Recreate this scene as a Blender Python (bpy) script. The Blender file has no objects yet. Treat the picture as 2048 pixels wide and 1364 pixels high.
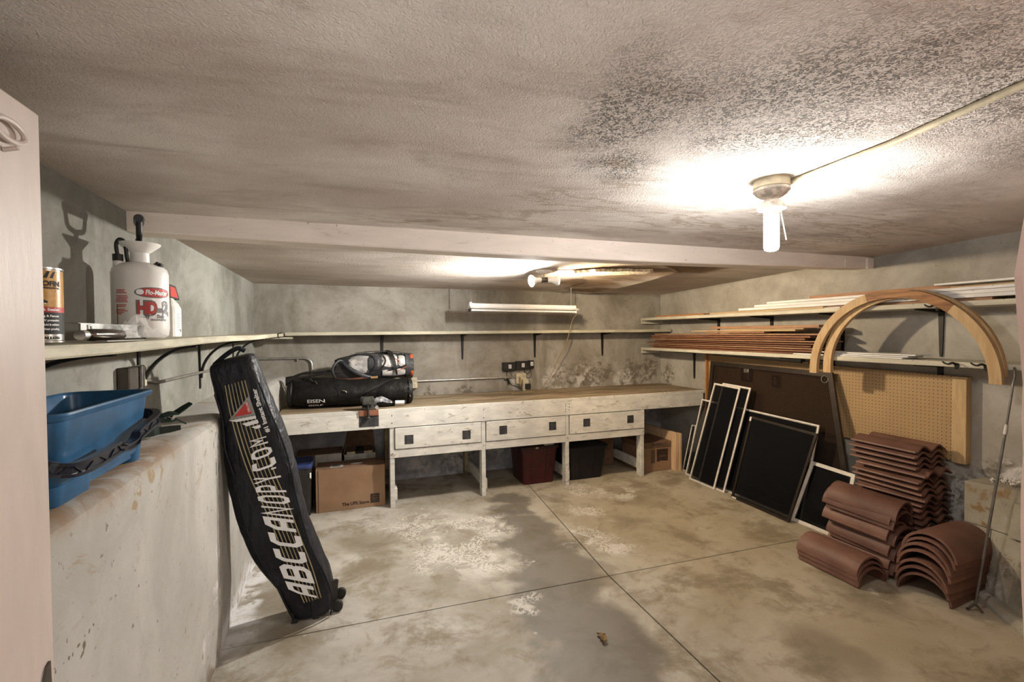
import bpy, bmesh, math, random
from mathutils import Vector, Matrix, Euler
random.seed(11)
PI = math.pi
sc = bpy.context.scene
col = sc.collection

# ------------------------------------------------------------------ camera, world, exposure
def cam_axes(yaw, pitch, roll):
    sy, cy = math.sin(yaw), math.cos(yaw)
    f = Vector((sy*math.cos(pitch), cy*math.cos(pitch), -math.sin(pitch)))
    r = Vector((cy, -sy, 0))
    u = r.cross(f)
    return r*math.cos(roll)+u*math.sin(roll), -r*math.sin(roll)+u*math.cos(roll), f
R_, U_, F_ = cam_axes(math.radians(19.0), math.radians(1.07), math.radians(-0.54))
cam = bpy.data.objects.new('camera', bpy.data.cameras.new('camera'))
col.objects.link(cam)
cam.data.sensor_width = 36.0
cam.data.lens = 945.0/2048*36.0
cam.data.clip_start = 0.02
cam.matrix_world = Matrix(((R_.x, U_.x, -F_.x, 0), (R_.y, U_.y, -F_.y, 0), (R_.z, U_.z, -F_.z, 1.6), (0, 0, 0, 1)))
sc.camera = cam
world = bpy.data.worlds.new('world')
sc.world = world
world.use_nodes = True
bg = world.node_tree.nodes['Background']
bg.inputs[0].default_value = (1.0, 0.97, 0.935, 1)
bg.inputs[1].default_value = 0.74
CFL_POWER, FLOOD_POWER, WARM_POWER = 14.5, 40.0, 25.0
sc.view_settings.view_transform = 'Standard'
sc.view_settings.look = 'None'
sc.view_settings.gamma = 1.0
sc.view_settings.use_curve_mapping = False
sc.view_settings.exposure = 1.06

# ------------------------------------------------------------------ mesh helpers
class MB:
    def __init__(s):
        s.v = []; s.f = []; s.smooth = False
    def add(s, vs, fs):
        o = len(s.v); s.v += [tuple(v) for v in vs]; s.f += [tuple(i+o for i in f) for f in fs]; return s
    def box(s, x0, x1, y0, y1, z0, z1, M=None):
        vs = [(x, y, z) for z in (z0, z1) for y in (y0, y1) for x in (x0, x1)]
        if M is not None: vs = [M @ Vector(v) for v in vs]
        return s.add(vs, [(0, 2, 3, 1), (4, 5, 7, 6), (0, 1, 5, 4), (2, 6, 7, 3), (0, 4, 6, 2), (1, 3, 7, 5)])
    def cbox(s, x0, x1, y0, y1, z0, z1, c=.004, M=None):
        # box with chamfered edges (24 points)
        vs = []; 
        X = (x0, x1); Y = (y0, y1); Z = (z0, z1); sg = (1, -1)
        idx = {}
        for i in (0, 1):
            for j in (0, 1):
                for k in (0, 1):
                    for a in range(3):
                        p = [X[i], Y[j], Z[k]]
                        for b in range(3):
                            if b != a: p[b] += c*sg[(i, j, k)[b]]
                        idx[i, j, k, a] = len(vs); vs.append(p)
        if M is not None: vs = [M @ Vector(v) for v in vs]
        F = []
        for a in range(3):
            b, d = (a+1) % 3, (a+2) % 3
            for e in (0, 1):
                q = []
                for (m, n) in ((0, 0), (1, 0), (1, 1), (0, 1)):
                    ijk = [0, 0, 0]; ijk[a] = e; ijk[b] = m; ijk[d] = n
                    q.append(idx[(*ijk, a)])
                F.append(tuple(q) if e else tuple(q[::-1]))
            for m in (0, 1):
                for n in (0, 1):
                    q = []
                    for e in (0, 1):
                        ijk = [0, 0, 0]; ijk[a] = e; ijk[b] = m; ijk[d] = n
                        q.append((idx[(*ijk, b)], idx[(*ijk, d)]))
                    F.append((q[0][0], q[0][1], q[1][1], q[1][0]))
        for i in (0, 1):
            for j in (0, 1):
                for k in (0, 1):
                    F.append(tuple(idx[i, j, k, a] for a in range(3)))
        return s.add(vs, F)
    def tube(s, path, r, n=8, cap=True):
        P = [Vector(p) for p in path]; rings = []
        up = Vector((0, 0, 1)); prev = None
        for i, p in enumerate(P):
            t = (P[min(i+1, len(P)-1)]-P[max(i-1, 0)]).normalized()
            if prev is None:
                a = t.cross(up if abs(t.z) < .9 else Vector((1, 0, 0))).normalized()
            else:
                a = (prev-t*prev.dot(t)).normalized()
            prev = a; b = t.cross(a)
            rr = r[i] if isinstance(r, (list, tuple)) else r
            rings.append([p+(a*math.cos(2*PI*k/n)+b*math.sin(2*PI*k/n))*rr for k in range(n)])
        return s.loft(rings, cap)
    def loft(s, rings, cap=True, closed=True):
        o = len(s.v); n = len(rings[0])
        for r in rings: s.v += [tuple(p) for p in r]
        for i in range(len(rings)-1):
            for k in range(n if closed else n-1):
                k2 = (k+1) % n
                s.f.append((o+i*n+k, o+i*n+k2, o+(i+1)*n+k2, o+(i+1)*n+k))
        if cap and closed:
            s.f.append(tuple(o+k for k in range(n))[::-1]); s.f.append(tuple(o+(len(rings)-1)*n+k for k in range(n)))
        return s
    def lathe(s, prof, c=(0, 0, 0), n=24, M=None, cap=True):
        rings = []
        for r, z in prof:
            rg = [Vector((r*math.cos(2*PI*k/n), r*math.sin(2*PI*k/n), z)) for k in range(n)]
            if M is not None: rg = [M @ p for p in rg]
            rings.append([p+Vector(c) for p in rg])
        return s.loft(rings, cap)
    def quad(s, a, b, c, d): return s.add([a, b, c, d], [(0, 1, 2, 3)])
    def slab(s, poly, n):       # polygon (3-d points) pushed along n
        n = Vector(n); k = len(poly); P = [Vector(p) for p in poly]
        return s.add(P+[p+n for p in P], [tuple(range(k))[::-1], tuple(range(k, 2*k))]+[(i, (i+1) % k, k+(i+1) % k, k+i) for i in range(k)])
    def grid(s, rows):
        o = len(s.v); n = len(rows[0])
        for r in rows: s.v += [tuple(p) for p in r]
        for i in range(len(rows)-1):
            for k in range(n-1):
                s.f.append((o+i*n+k, o+i*n+k+1, o+(i+1)*n+k+1, o+(i+1)*n+k))
        return s
    def bar(s, a, b, w, t, nrm):    # box from a to b; w across, t along nrm
        a, b, nrm = Vector(a), Vector(b), Vector(nrm).normalized()
        d = (b-a).normalized(); x = d.cross(nrm).normalized()
        vs = [p+x*(w/2*i)+nrm*(t*j) for p in (a, b) for j in (0, 1) for i in (-1, 1)]
        return s.add(vs, [(0, 1, 3, 2), (4, 6, 7, 5), (0, 4, 5, 1), (2, 3, 7, 6), (0, 2, 6, 4), (1, 5, 7, 3)])

def wpos(o):
    p = Vector((0, 0, 0))
    while o is not None:
        p += o.location; o = o.parent
    return p

def build(name, mb, m, parent=None, smooth=None, label=None, kind=None, origin=None):
    """link the collected shapes as ONE mesh object; coordinates in mb are world coordinates"""
    me = bpy.data.meshes.new(name)
    if origin is None: origin = wpos(parent) if parent is not None else Vector((0, 0, 0))
    origin = Vector(origin)
    me.from_pydata([tuple(Vector(v)-origin) for v in mb.v], [], mb.f)
    bm = bmesh.new(); bm.from_mesh(me); bmesh.ops.recalc_face_normals(bm, faces=bm.faces); bm.to_mesh(me); bm.free()
    me.materials.append(m)
    sm = mb.smooth if smooth is None else smooth
    if sm:
        me.shade_smooth()
        me.set_sharp_from_angle(angle=math.radians(40 if sm is True else sm))
    o = bpy.data.objects.new(name, me); col.objects.link(o)
    if parent is not None: o.parent = parent
    else: o.location = origin
    if label: o['label'] = label
    if kind: o['kind'] = kind
    return o

def tag(o, label, cat, group=None):
    o['label'] = label; o['category'] = cat
    if group: o['group'] = group
    return o
def thing(name, label, cat, loc, group=None):
    o = bpy.data.objects.new(name, None); col.objects.link(o); o.location = loc
    o.empty_display_size = .05
    return tag(o, label, cat, group)
def centre(mb):
    n = len(mb.v); return (sum(v[0] for v in mb.v)/n, sum(v[1] for v in mb.v)/n, min(v[2] for v in mb.v))
def solo(name, mb, m, label, cat, group=None, smooth=None):
    return tag(build(name, mb, m, None, smooth, origin=centre(mb)), label, cat, group)
def copy_thing(o, loc, rot, label):
    c = o.copy(); col.objects.link(c); c.location = loc; c.rotation_euler = rot; c['label'] = label
    for ch in o.children:
        k = ch.copy(); col.objects.link(k); k.parent = c
        for g in ch.children:
            q = g.copy(); col.objects.link(q); q.parent = k
    return c

def glyphs(body, size=1.0, bold=0.0, shear=0.0, align='LEFT'):
    """lettering outlines as (verts2d, faces) in the built-in font"""
    cu = bpy.data.curves.new('lettering', 'FONT')
    cu.body = body; cu.size = size; cu.offset = bold; cu.shear = shear; cu.align_x = align
    cu.resolution_u = 3
    o = bpy.data.objects.new('lettering', cu)
    col.objects.link(o)
    dg = bpy.context.evaluated_depsgraph_get()
    me = bpy.data.meshes.new_from_object(o.evaluated_get(dg))
    vs = [(v.co.x, v.co.y) for v in me.vertices]; fs = [tuple(p.vertices) for p in me.polygons]
    bpy.data.objects.remove(o); bpy.data.curves.remove(cu); bpy.data.meshes.remove(me)
    return vs, fs
def lettering(body, size, fn, bold=0.0, shear=0.0, align='LEFT', width=None, cuts=0):
    vs, fs = glyphs(body, size, bold, shear, align)
    mb = MB()
    if not vs: return mb
    if width:
        k = width/max(1e-6, max(v[0] for v in vs)-min(v[0] for v in vs)); vs = [(v[0]*k, v[1]) for v in vs]
    return mb.add([fn(u, v) for u, v in vs], fs)
def stroke(pts, w):
    """thick 2-D polyline with mitred joints -> quads"""
    P = [Vector((p[0], p[1])) for p in pts]; n = len(P); L = []; Rr = []
    for i in range(n):
        d0 = (P[i]-P[i-1]).normalized() if i else None
        d1 = (P[i+1]-P[i]).normalized() if i < n-1 else None
        if d0 is None: d0 = d1
        if d1 is None: d1 = d0
        n0 = Vector((-d0.y, d0.x)); n1 = Vector((-d1.y, d1.x))
        m = (n0+n1); m = m/max(.35, m.dot(n0)) if m.length > 1e-6 else n0
        L.append(P[i]+m*w/2); Rr.append(P[i]-m*w/2)
    vs = L+Rr
    return [tuple(v) for v in vs], [(i, i+1, n+i+1, n+i) for i in range(n-1)]

# ------------------------------------------------------------------ materials
class G:
    """small node-graph writer"""
    def __init__(s, name, rough=.7, metal=0.0, spec=.35):
        s.m = bpy.data.materials.new(name); s.m.use_nodes = True
        s.nt = s.m.node_tree; s.b = s.nt.nodes['Principled BSDF']
        s.b.inputs['Roughness'].default_value = rough; s.b.inputs['Metallic'].default_value = metal
        s.b.inputs['Specular IOR Level'].default_value = spec
        s.tc = s.nt.nodes.new('ShaderNodeTexCoord')
    def n(s, t): return s.nt.nodes.new(t)
    def l(s, a, b): s.nt.links.new(a, b)
    def put(s, sock, v):
        if hasattr(v, 'is_linked') or hasattr(v, 'node'): s.l(v, sock)
        elif isinstance(v, (tuple, list)) and len(v) == 3 and sock.type == 'RGBA': sock.default_value = (*v, 1)
        else: sock.default_value = v
    def obj(s, scale=(1, 1, 1), loc=(0, 0, 0), rot=(0, 0, 0)):
        mp = s.n('ShaderNodeMapping'); s.l(s.tc.outputs['Object'], mp.inputs[0])
        mp.inputs['Scale'].default_value = scale; mp.inputs['Location'].default_value = loc; mp.inputs['Rotation'].default_value = rot
        return mp.outputs[0]
    def noise(s, scale, detail=4, rough=.55, dist=0, vec=None):
        t = s.n('ShaderNodeTexNoise'); t.inputs['Scale'].default_value = scale; t.inputs['Detail'].default_value = detail
        t.inputs['Roughness'].default_value = rough; t.inputs['Distortion'].default_value = dist
        s.l(vec if vec is not None else s.tc.outputs['Object'], t.inputs['Vector']); return t.outputs[0]
    def vor(s, scale, feat='F1', vec=None, rnd=1.0):
        t = s.n('ShaderNodeTexVoronoi'); t.feature = feat; t.inputs['Scale'].default_value = scale; t.inputs['Randomness'].default_value = rnd
        s.l(vec if vec is not None else s.tc.outputs['Object'], t.inputs['Vector']); return t.outputs[0]
    def step(s, v, a, b):       # 0 below a, 1 above b (a>b inverts)
        m = s.n('ShaderNodeMapRange'); m.interpolation_type = 'SMOOTHSTEP'
        lo, hi = (a, b) if a < b else (b, a)
        s.put(m.inputs[0], v); m.inputs[1].default_value = lo; m.inputs[2].default_value = hi
        m.inputs[3].default_value, m.inputs[4].default_value = (0, 1) if a < b else (1, 0)
        return m.outputs[0]
    def math(s, op, a, b=0.0, c=None):
        m = s.n('ShaderNodeMath'); m.operation = op; s.put(m.inputs[0], a); s.put(m.inputs[1], b)
        if c is not None: s.put(m.inputs[2], c)
        return m.outputs[0]
    def mul(s, *a):
        r = a[0]
        for x in a[1:]: r = s.math('MULTIPLY', r, x)
        return r
    def mx(s, a, b): return s.math('MAXIMUM', a, b)
    def xyz(s, vec=None):
        q = s.n('ShaderNodeSeparateXYZ'); s.l(vec if vec is not None else s.tc.outputs['Object'], q.inputs[0]); return q.outputs
    def mix(s, f, a, b):
        m = s.n('ShaderNodeMix'); m.data_type = 'RGBA'
        s.put(m.inputs[0], f); s.put(m.inputs[6], a); s.put(m.inputs[7], b); return m.outputs[2]
    def dist(s, pts, wob=None):     # 3-d distance to the nearest of several points (x, y, z)
        r = None; vec = s.tc.outputs['Object']
        if wob is not None:
            a = s.n('ShaderNodeVectorMath'); a.operation = 'ADD'; s.l(vec, a.inputs[0]); s.l(wob, a.inputs[1]); vec = a.outputs[0]
        for p in pts:
            d = s.n('ShaderNodeVectorMath'); d.operation = 'DISTANCE'; s.l(vec, d.inputs[0]); d.inputs[1].default_value = p[:3]
            v = s.math('DIVIDE', d.outputs['Value'], p[3])
            r = v if r is None else s.math('MINIMUM', r, v)
        return r
    def wobble(s, scale, amp):
        t = s.n('ShaderNodeTexNoise'); t.inputs['Scale'].default_value = scale; t.inputs['Detail'].default_value = 5
        s.l(s.tc.outputs['Object'], t.inputs['Vector'])
        a = s.n('ShaderNodeVectorMath'); a.operation = 'SUBTRACT'; s.l(t.outputs['Color'], a.inputs[0]); a.inputs[1].default_value = (.5, .5, .5)
        b = s.n('ShaderNodeVectorMath'); b.operation = 'SCALE'; s.l(a.outputs[0], b.inputs[0]); b.inputs['Scale'].default_value = amp
        return b.outputs[0]
    def bump(s, h, strength=.3, dist=.01):
        b = s.n('ShaderNodeBump'); b.inputs['Strength'].default_value = strength; b.inputs['Distance'].default_value = dist
        s.l(h, b.inputs['Height']); s.l(b.outputs[0], s.b.inputs['Normal'])
    def col(s, c): s.put(s.b.inputs['Base Color'], c); return s

def lin(r, g, b):
    f = lambda c: (c/255)/12.92 if c/255 <= .04045 else ((c/255+.055)/1.055)**2.4
    return (f(r), f(g), f(b))

def plain(name, c, rough=.6, metal=0.0, var=.12, scale=18, bump=0.0, spec=.35, bscale=60):
    g = G(name, rough, metal, spec)
    d = tuple(x*(1-var*1.6) for x in c); e = tuple(min(1, x*(1+var)) for x in c)
    g.col(g.mix(g.step(g.noise(scale, 5), .35, .68), d, e))
    if bump: g.bump(g.noise(bscale, 3), bump, .004)
    return g.m
# ------------------------------------------------------------------ room materials
def plaster(name, base, dark, light, salt=(), mould=(), tint=None, low=None, rust=()):
    """painted concrete: blotches, vertical runs, salt bloom and mould at given places (x, y, z, radius)"""
    g = G(name, .9, 0, .2)
    big = g.noise(1.5, 8, .66, .5)
    run = g.noise(2.6, 5, .6, .3, g.obj((1, 1, .22)))
    c = g.mix(g.step(big, .3, .7), dark, base)
    c = g.mix(g.mul(g.step(run, .54, .74), .55), c, light)
    c = g.mix(g.mul(g.step(g.noise(4.2, 7, .72, .4), .5, .68), .55), c, dark)
    fine = g.noise(34, 3, .6)
    c = g.mix(g.mul(g.step(fine, .66, .74), .5), c, tuple(x*.45 for x in dark))
    if tint: c = g.mix(g.mul(g.step(g.noise(.9, 4), .45, .7), .4), c, tint)
    if low:
        c = g.mix(g.mul(g.step(g.xyz()[2], .93, .80), .9), c, g.mix(g.step(g.noise(4, 6, .65), .4, .62), (.27, .28, .31), low))  # cool fill light painted in: paler blue-grey below the bench top
    w = g.wobble(6, .34); w2 = g.wobble(13, .2)
    if mould:
        d = g.dist(mould, w)
        k = g.mul(g.step(d, 1.0, .55), g.step(g.noise(16, 6, .7, .8), .44, .56))
        c = g.mix(g.mul(k, .8), c, (.125, .10, .07))
    if salt:
        d = g.dist(salt, w2)
        k = g.mul(g.step(d, 1.0, .4), g.step(g.noise(9, 7, .72, .6), .42, .6))
        c = g.mix(g.mul(k, .85), c, (.62, .60, .58))
    if rust:
        k = g.mul(g.step(g.dist(rust, w2), 1.0, .4), g.step(g.noise(9, 5, .65, .3, g.obj((1, 1, .3))), .4, .55))
        c = g.mix(g.mul(k, .85), c, (.20, .12, .045))
    g.col(c)
    h = g.math('ADD', g.mul(fine, .4), g.noise(9, 6, .6))
    g.bump(h, .35, .006)
    return g.m

M = {}
M['wall_left'] = plaster('plaster_left', (.345, .335, .30), (.155, .15, .125), (.45, .44, .405), tint=(.31, .325, .29))
M['wall_back'] = plaster('plaster_back', (.39, .365, .32), (.19, .17, .135), (.50, .475, .43), low=(.46, .47, .51),
    salt=((1.9, 5.25, 1.0, .16), (2.35, 5.25, .98, .26), (2.8, 5.25, .96, .3), (3.3, 5.25, .95, .2), (1.6, 5.25, .3, .26), (1.85, 5.25, .22, .3), (1.1, 5.25, .12, .26), (.7, 5.25, .1, .18)),
    mould=((2.5, 5.25, 1.08, .17), (2.75, 5.25, 1.1, .24), (3.05, 5.25, 1.08, .16), (3.45, 5.25, 1.06, .24), (3.7, 5.25, 1.08, .22), (1.2, 5.25, .4, .35), (1.7, 5.25, .45, .3), (.85, 5.25, .93, .12), (1.25, 5.25, .93, .1)))
M['wall_right'] = plaster('plaster_right', (.43, .41, .37), (.26, .24, .205), (.54, .52, .48),
    salt=((3.88, 2.0, .5, .2), (3.88, 1.75, .68, .12), (3.88, 1.9, .62, .1), (3.88, 2.1, .3, .16)),
    mould=((3.88, 2.05, .42, .25), (3.88, 1.8, .66, .12), (3.88, 5.1, 1.0, .2)))
M['ledge'] = plaster('plaster_ledge', (.46, .44, .405), (.34, .325, .29), (.53, .515, .485),
    salt=((-.62, 2.62, .55, .06), (-.62, 2.55, .38, .07), (-.62, 2.66, .3, .08), (-.62, 2.4, .22, .07), (-.63, 3.0, .02, .22), (-.63, 3.3, .02, .2), (-.63, 2.75, .03, .16)))
M['footing'] = plaster('footing_concrete', (.40, .375, .31), (.23, .205, .15), (.47, .45, .40),
    rust=((3.61, 1.77, .6, .05), (3.61, 1.76, .5, .045), (3.61, 1.75, .42, .04), (3.62, 1.70, .62, .06), (3.56, 1.66, .52, .05), (3.54, 1.66, .4, .05), (3.5, 1.62, .3, .05)), mould=((3.55, 1.78, .1, .14), (3.4, 1.5, .25, .2)), salt=((3.3, 1.42, .2, .14), (3.5, 1.66, .1, .08)))
M['front'] = plaster('plaster_front', (.72, .52, .45), (.58, .41, .35), (.78, .60, .53))

CRACK = [(-.618, 1.25+.20*i/9, .865+.012*(i/9)**2, .006) for i in range(10)]+[(-.618, 1.40, .852, .012), (-.618, 1.395, .838, .010)]
PEEL = [(-.618, 1.64, 1.11, .03), (-.618, 1.73, 1.125, .035), (-.618, 1.85, 1.14, .04), (-.618, 1.70, 1.08, .025), (-.618, 1.95, 1.13, .03)]
def rusty_ledge():      # rust and torn paint along the ledge's top edge, on top of the plaster
    m = M['ledge']; nt = m.node_tree; b = nt.nodes['Principled BSDF']
    g = G.__new__(G); g.m = m; g.nt = nt; g.b = b; g.tc = [n for n in nt.nodes if n.type == 'TEX_COORD'][0]
    src = b.inputs['Base Color'].links[0].from_socket
    q = g.xyz()
    top = g.step(q[2], 1.12, 1.2)
    k = g.mul(top, g.step(g.noise(5, 7, .7, .8), .36, .62), g.step(q[1], 2.5, 1.9))
    c = g.mix(g.mul(k, .9), src, (.25, .14, .065))
    k2 = g.mul(g.step(g.noise(3.4, 6, .7, 1.5), .575, .63), g.step(q[2], .8, 1.12))
    c = g.mix(g.mul(k2, .6), c, (.27, .20, .11))
    k3 = g.mul(g.step(g.noise(4.5, 5, .7, 1.2), .62, .66), g.step(q[2], .6, .3))
    c = g.mix(g.mul(k3, .5), c, (.36, .20, .07))
    spk = g.mul(g.step(g.noise(26, 4, .6, .6), .66, .71), .8)
    c = g.mix(spk, c, (.13, .10, .065))
    base = g.mul(g.step(q[2], .16, .02), g.step(g.noise(7, 6), .45, .6), g.step(q[1], 2.75, 2.6))
    c = g.mix(g.mul(base, .8), c, (.15, .11, .06))
    gs = g.mul(g.step(g.dist(((-.62, 2.62, 1.08, .07), (-.62, 2.64, .98, .07), (-.62, 2.63, .90, .06), (-.62, 2.66, .84, .05))), 1, .6), g.step(g.noise(16, 3, .6, .4, g.obj((3, 3, .7))), .56, .60))
    c = g.mix(g.mul(gs, .85), c, (.022, .06, .045))
    w3 = g.wobble(18, .05)
    ck = g.step(g.dist(CRACK, w3), 1, .5)
    c = g.mix(g.mul(ck, .85), c, (.10, .075, .035))
    pl = g.mul(g.step(g.dist(PEEL, w3), 1, .6), g.step(g.noise(14, 5, .7, .5), .45, .53))
    c = g.mix(g.mul(pl, .8), c, (.30, .22, .11))
    sl = g.mul(g.step(q[2], .13, .05), g.step(q[1], 2.66, 2.74), g.step(g.noise(8, 6, .7, .5), .40, .52))
    c = g.mix(g.mul(sl, .95), c, (.68, .68, .68))
    nt.links.new(c, b.inputs['Base Color'])
rusty_ledge()

def floor_mat():
    g = G('floor_concrete', .62, 0, .35)
    q = g.xyz()
    c = g.mix(g.step(g.noise(1.1, 8, .62, .4), .34, .66), (.26, .23, .18), (.47, .445, .395))
    # warm lamplight put into the colour: tanner towards the right
    c = g.mix(g.mul(g.step(q[0], .6, 2.4), .55), c, (.37, .30, .18))
    c = g.mix(g.mul(g.step(g.noise(2.3, 7, .70, .35), .48, .64), .72), c, (.16, .122, .07))
    c = g.mix(g.mul(g.step(g.noise(5.0, 6, .7, .6), .52, .66), .5), c, (.20, .165, .105))
    w = g.wobble(3.2, .55)
    damp = g.step(g.dist(((1.42, 4.3, 0, .2), (1.38, 4.0, 0, .22), (1.35, 3.7, 0, .24), (1.3, 3.4, 0, .3), (1.32, 3.1, 0, .33), (1.28, 2.8, 0, .36), (1.1, 2.55, 0, .33), (1.2, 2.3, 0, .32), (1.15, 2.0, 0, .36), (1.1, 1.7, 0, .36)), w), 1.05, .62)
    c = g.mix(g.mul(damp, .82), c, (.115, .10, .075))
    dark = g.step(g.dist(((.15, 3.75, 0, .3), (.1, 3.3, 0, .22), (-.4, 3.1, 0, .3), (-.35, 2.7, 0, .2), (2.6, 3.9, 0, .4), (2.2, 3.4, 0, .25), (1.6, 2.66, 0, .2), (2.9, 2.0, 0, .3), (2.2, 1.7, 0, .25)), w), 1.0, .3)
    c = g.mix(g.mul(dark, .6), c, (.17, .135, .085))
    # salt bloom: flat patches and a crackle net
    w2 = g.wobble(5, .3)
    zone = g.step(g.dist(((.62, 3.9, 0, .42), (.75, 3.35, 0, .46), (1.05, 3.75, 0, .32), (.35, 4.05, 0, .25), (.95, 3.2, 0, .3), (1.72, 3.25, 0, .26), (1.85, 3.05, 0, .2), (2.5, 4.1, 0, .32), (2.2, 4.25, 0, .25), (1.95, 3.75, 0, .2), (.95, 2.58, 0, .13), (.1, 2.1, 0, .1), (2.95, 1.95, 0, .1)), w2), 1.0, .5)
    wv = g.n('ShaderNodeVectorMath'); wv.operation = 'ADD'; g.l(g.tc.outputs['Object'], wv.inputs[0]); g.l(g.wobble(6, .34), wv.inputs[1])
    net = g.step(g.vor(24, 'DISTANCE_TO_EDGE', wv.outputs[0]), .15, .05)
    patch = g.step(g.noise(4.2, 7, .7, .7), .53, .60)
    k = g.mul(zone, g.mx(g.mul(net, g.step(g.noise(2.6, 4), .42, .55)), g.mul(patch, .8)))
    c = g.mix(g.mul(k, .82), c, (.62, .59, .53))
    edge = g.mul(g.step(g.dist(((-.6, 2.78, 0, .12), (-.61, 2.95, 0, .12), (-.61, 3.1, 0, .12), (-.61, 3.3, 0, .12), (-.6, 3.5, 0, .12)), w2), 1, .4), .9)
    c = g.mix(g.mul(edge, g.step(g.noise(11, 6, .7), .36, .5)), c, (.66, .65, .64))
    drops = g.step(g.vor(5.5), .075, .05)
    c = g.mix(g.mul(drops, g.step(g.noise(1.3, 3), .5, .6), .6), c, (.55, .53, .48))
    fine = g.noise(70, 3)
    c = g.mix(g.mul(g.step(fine, .6, .75), .35), c, (.15, .13, .10))
    g.col(c)
    g.put(g.b.inputs['Roughness'], g.math('SUBTRACT', .72, g.mul(damp, .22)))
    g.bump(g.math('ADD', g.noise(12, 6), g.mul(fine, .25)), .16, .006)
    return g.m
M['floor'] = floor_mat()
M['joint'] = plain('joint_dirt', (.11, .085, .055), .95)

def ceiling_mat():
    g = G('ceiling_stipple', .92, 0, .2)
    q = g.xyz()
    grain = g.noise(85, 2, .5, 1.6)
    c = g.mix(g.step(g.noise(1.6, 7, .6, .3, g.obj((.75, 1.2, 1))), .32, .68), (.66, .60, .555), (.90, .86, .82))
    c = g.mix(g.mul(g.step(g.noise(3.0, 7, .65, .5, g.obj((.55, 1.5, 1))), .48, .66), .62), c, (.49, .43, .385))
    w = g.wobble(2.2, .7)
    # grey soot and mould caught in the texture near the door and along the walls
    m1 = g.step(g.dist(((1.05, .75, 2.14, .42), (1.45, .62, 2.14, .5), (1.75, .45, 2.14, .55), (.75, 1.0, 2.14, .3), (1.25, 1.0, 2.14, .28), (2.2, .6, 2.14, .55), (.9, 1.35, 2.14, .22)), w), 1.1, .25)
    k = g.mul(m1, g.step(grain, .46, .56))
    c = g.mix(g.mul(k, .85), c, (.075, .062, .046))
    c = g.mix(g.mul(m1, .2), c, (.28, .26, .235))
    bay = g.step(q[1], 2.4, 2.75)
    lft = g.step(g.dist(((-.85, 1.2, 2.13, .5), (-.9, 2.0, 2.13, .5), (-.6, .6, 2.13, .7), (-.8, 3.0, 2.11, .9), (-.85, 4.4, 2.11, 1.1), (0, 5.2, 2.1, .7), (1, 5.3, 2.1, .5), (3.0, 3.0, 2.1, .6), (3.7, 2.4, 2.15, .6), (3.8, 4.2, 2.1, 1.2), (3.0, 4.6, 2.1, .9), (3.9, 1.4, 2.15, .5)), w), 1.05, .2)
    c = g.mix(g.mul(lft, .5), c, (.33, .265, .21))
    c = g.mix(g.mul(bay, .38), c, (.33, .255, .185))
    # brown water stain round the torn sheet in the back bay
    wet = g.step(g.dist(((1.85, 3.6, 2.09, .38), (2.3, 3.7, 2.09, .6), (2.3, 4.3, 2.09, .55), (2.6, 4.8, 2.09, .4), (2.7, 3.3, 2.09, .5)), w), 1.0, .4)
    c = g.mix(g.mul(wet, .85), c, g.mix(g.step(g.noise(6, 6, .7, .6, g.obj((.6, 1.5, 1))), .4, .62), (.20, .115, .045), (.085, .045, .018)))
    # thin tide lines
    n1 = g.noise(1.9, 7, .66, .7, g.obj((.55, 2.0, 1), (3.1, 1.7, 0)))
    tide = g.step(g.math('ABSOLUTE', g.math('SUBTRACT', n1, .5)), .03, .004)
    n2 = g.step(g.noise(2.4, 6, .65, .4, g.obj((.4, 2.4, 1), (1.3, .7, 0))), .56, .70)
    tz = g.step(g.dist(((.95, 1.9, 2.13, .5), (1.5, 2.1, 2.13, .5), (2.0, 2.0, 2.14, .6), (2.6, 2.0, 2.15, .7), (.4, 2.3, 2.13, .4), (3.2, 2.1, 2.15, .6), (1.0, 1.5, 2.13, .3)), w), 1, .4)
    c = g.mix(g.mul(tide, tz, .45), c, (.30, .215, .125))
    c = g.mix(g.mul(n2, tz, .5), c, (.31, .255, .20))
    g.col(c)
    g.bump(g.math('ADD', g.mul(grain, 1.0), g.mul(g.noise(7, 4), .8)), .8, .006)
    return g.m
M['ceiling'] = ceiling_mat()

def paint_mat(name, c, wear=(.20, .15, .09), amt=.5, along=(.4, 3, 3), rough=.6, spots=True, dk=.72, th=.62):
    """old gloss paint on wood: brush streaks, chips and grime"""
    g = G(name, rough, 0, .35)
    d = tuple(x*dk for x in c)
    k = g.mix(g.step(g.noise(7, 6, .6, .3, g.obj(along)), .35, .7), d, c)
    k = g.mix(g.mul(g.step(g.noise(11, 7, .7, .6, g.obj(along, (4, 2, 1))), th, th+.07), amt), k, wear)
    if spots: k = g.mix(g.mul(g.step(g.noise(48, 3, .5), .70, .75), .6), k, tuple(x*.5 for x in wear))
    g.col(k); g.bump(g.noise(20, 4, .6, 0, g.obj(along)), .2, .004)
    return g.m
M['beam'] = paint_mat('beam_paint', (.90, .82, .75), (.30, .22, .14), .3, (.5, 2, 2), .7, True, .9)
M['bench_paint'] = paint_mat('bench_paint', (.72, .70, .635), (.24, .20, .14), .6, (.8, 2.0, 2.0), .6, True, .78, .575)
M['shelf_paint'] = paint_mat('shelf_paint', (.565, .53, .40), (.27, .18, .07), .35, (.7, .7, 3))
M['shelf_right'] = paint_mat('shelf_paint_right', (.56, .53, .43), (.27, .17, .07), .35, (2, .5, 3))
M['door'] = paint_mat('door_paint', (.545, .455, .40), (.47, .385, .335), .2, (3, 3, .7), .45, False, .92)

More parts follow.
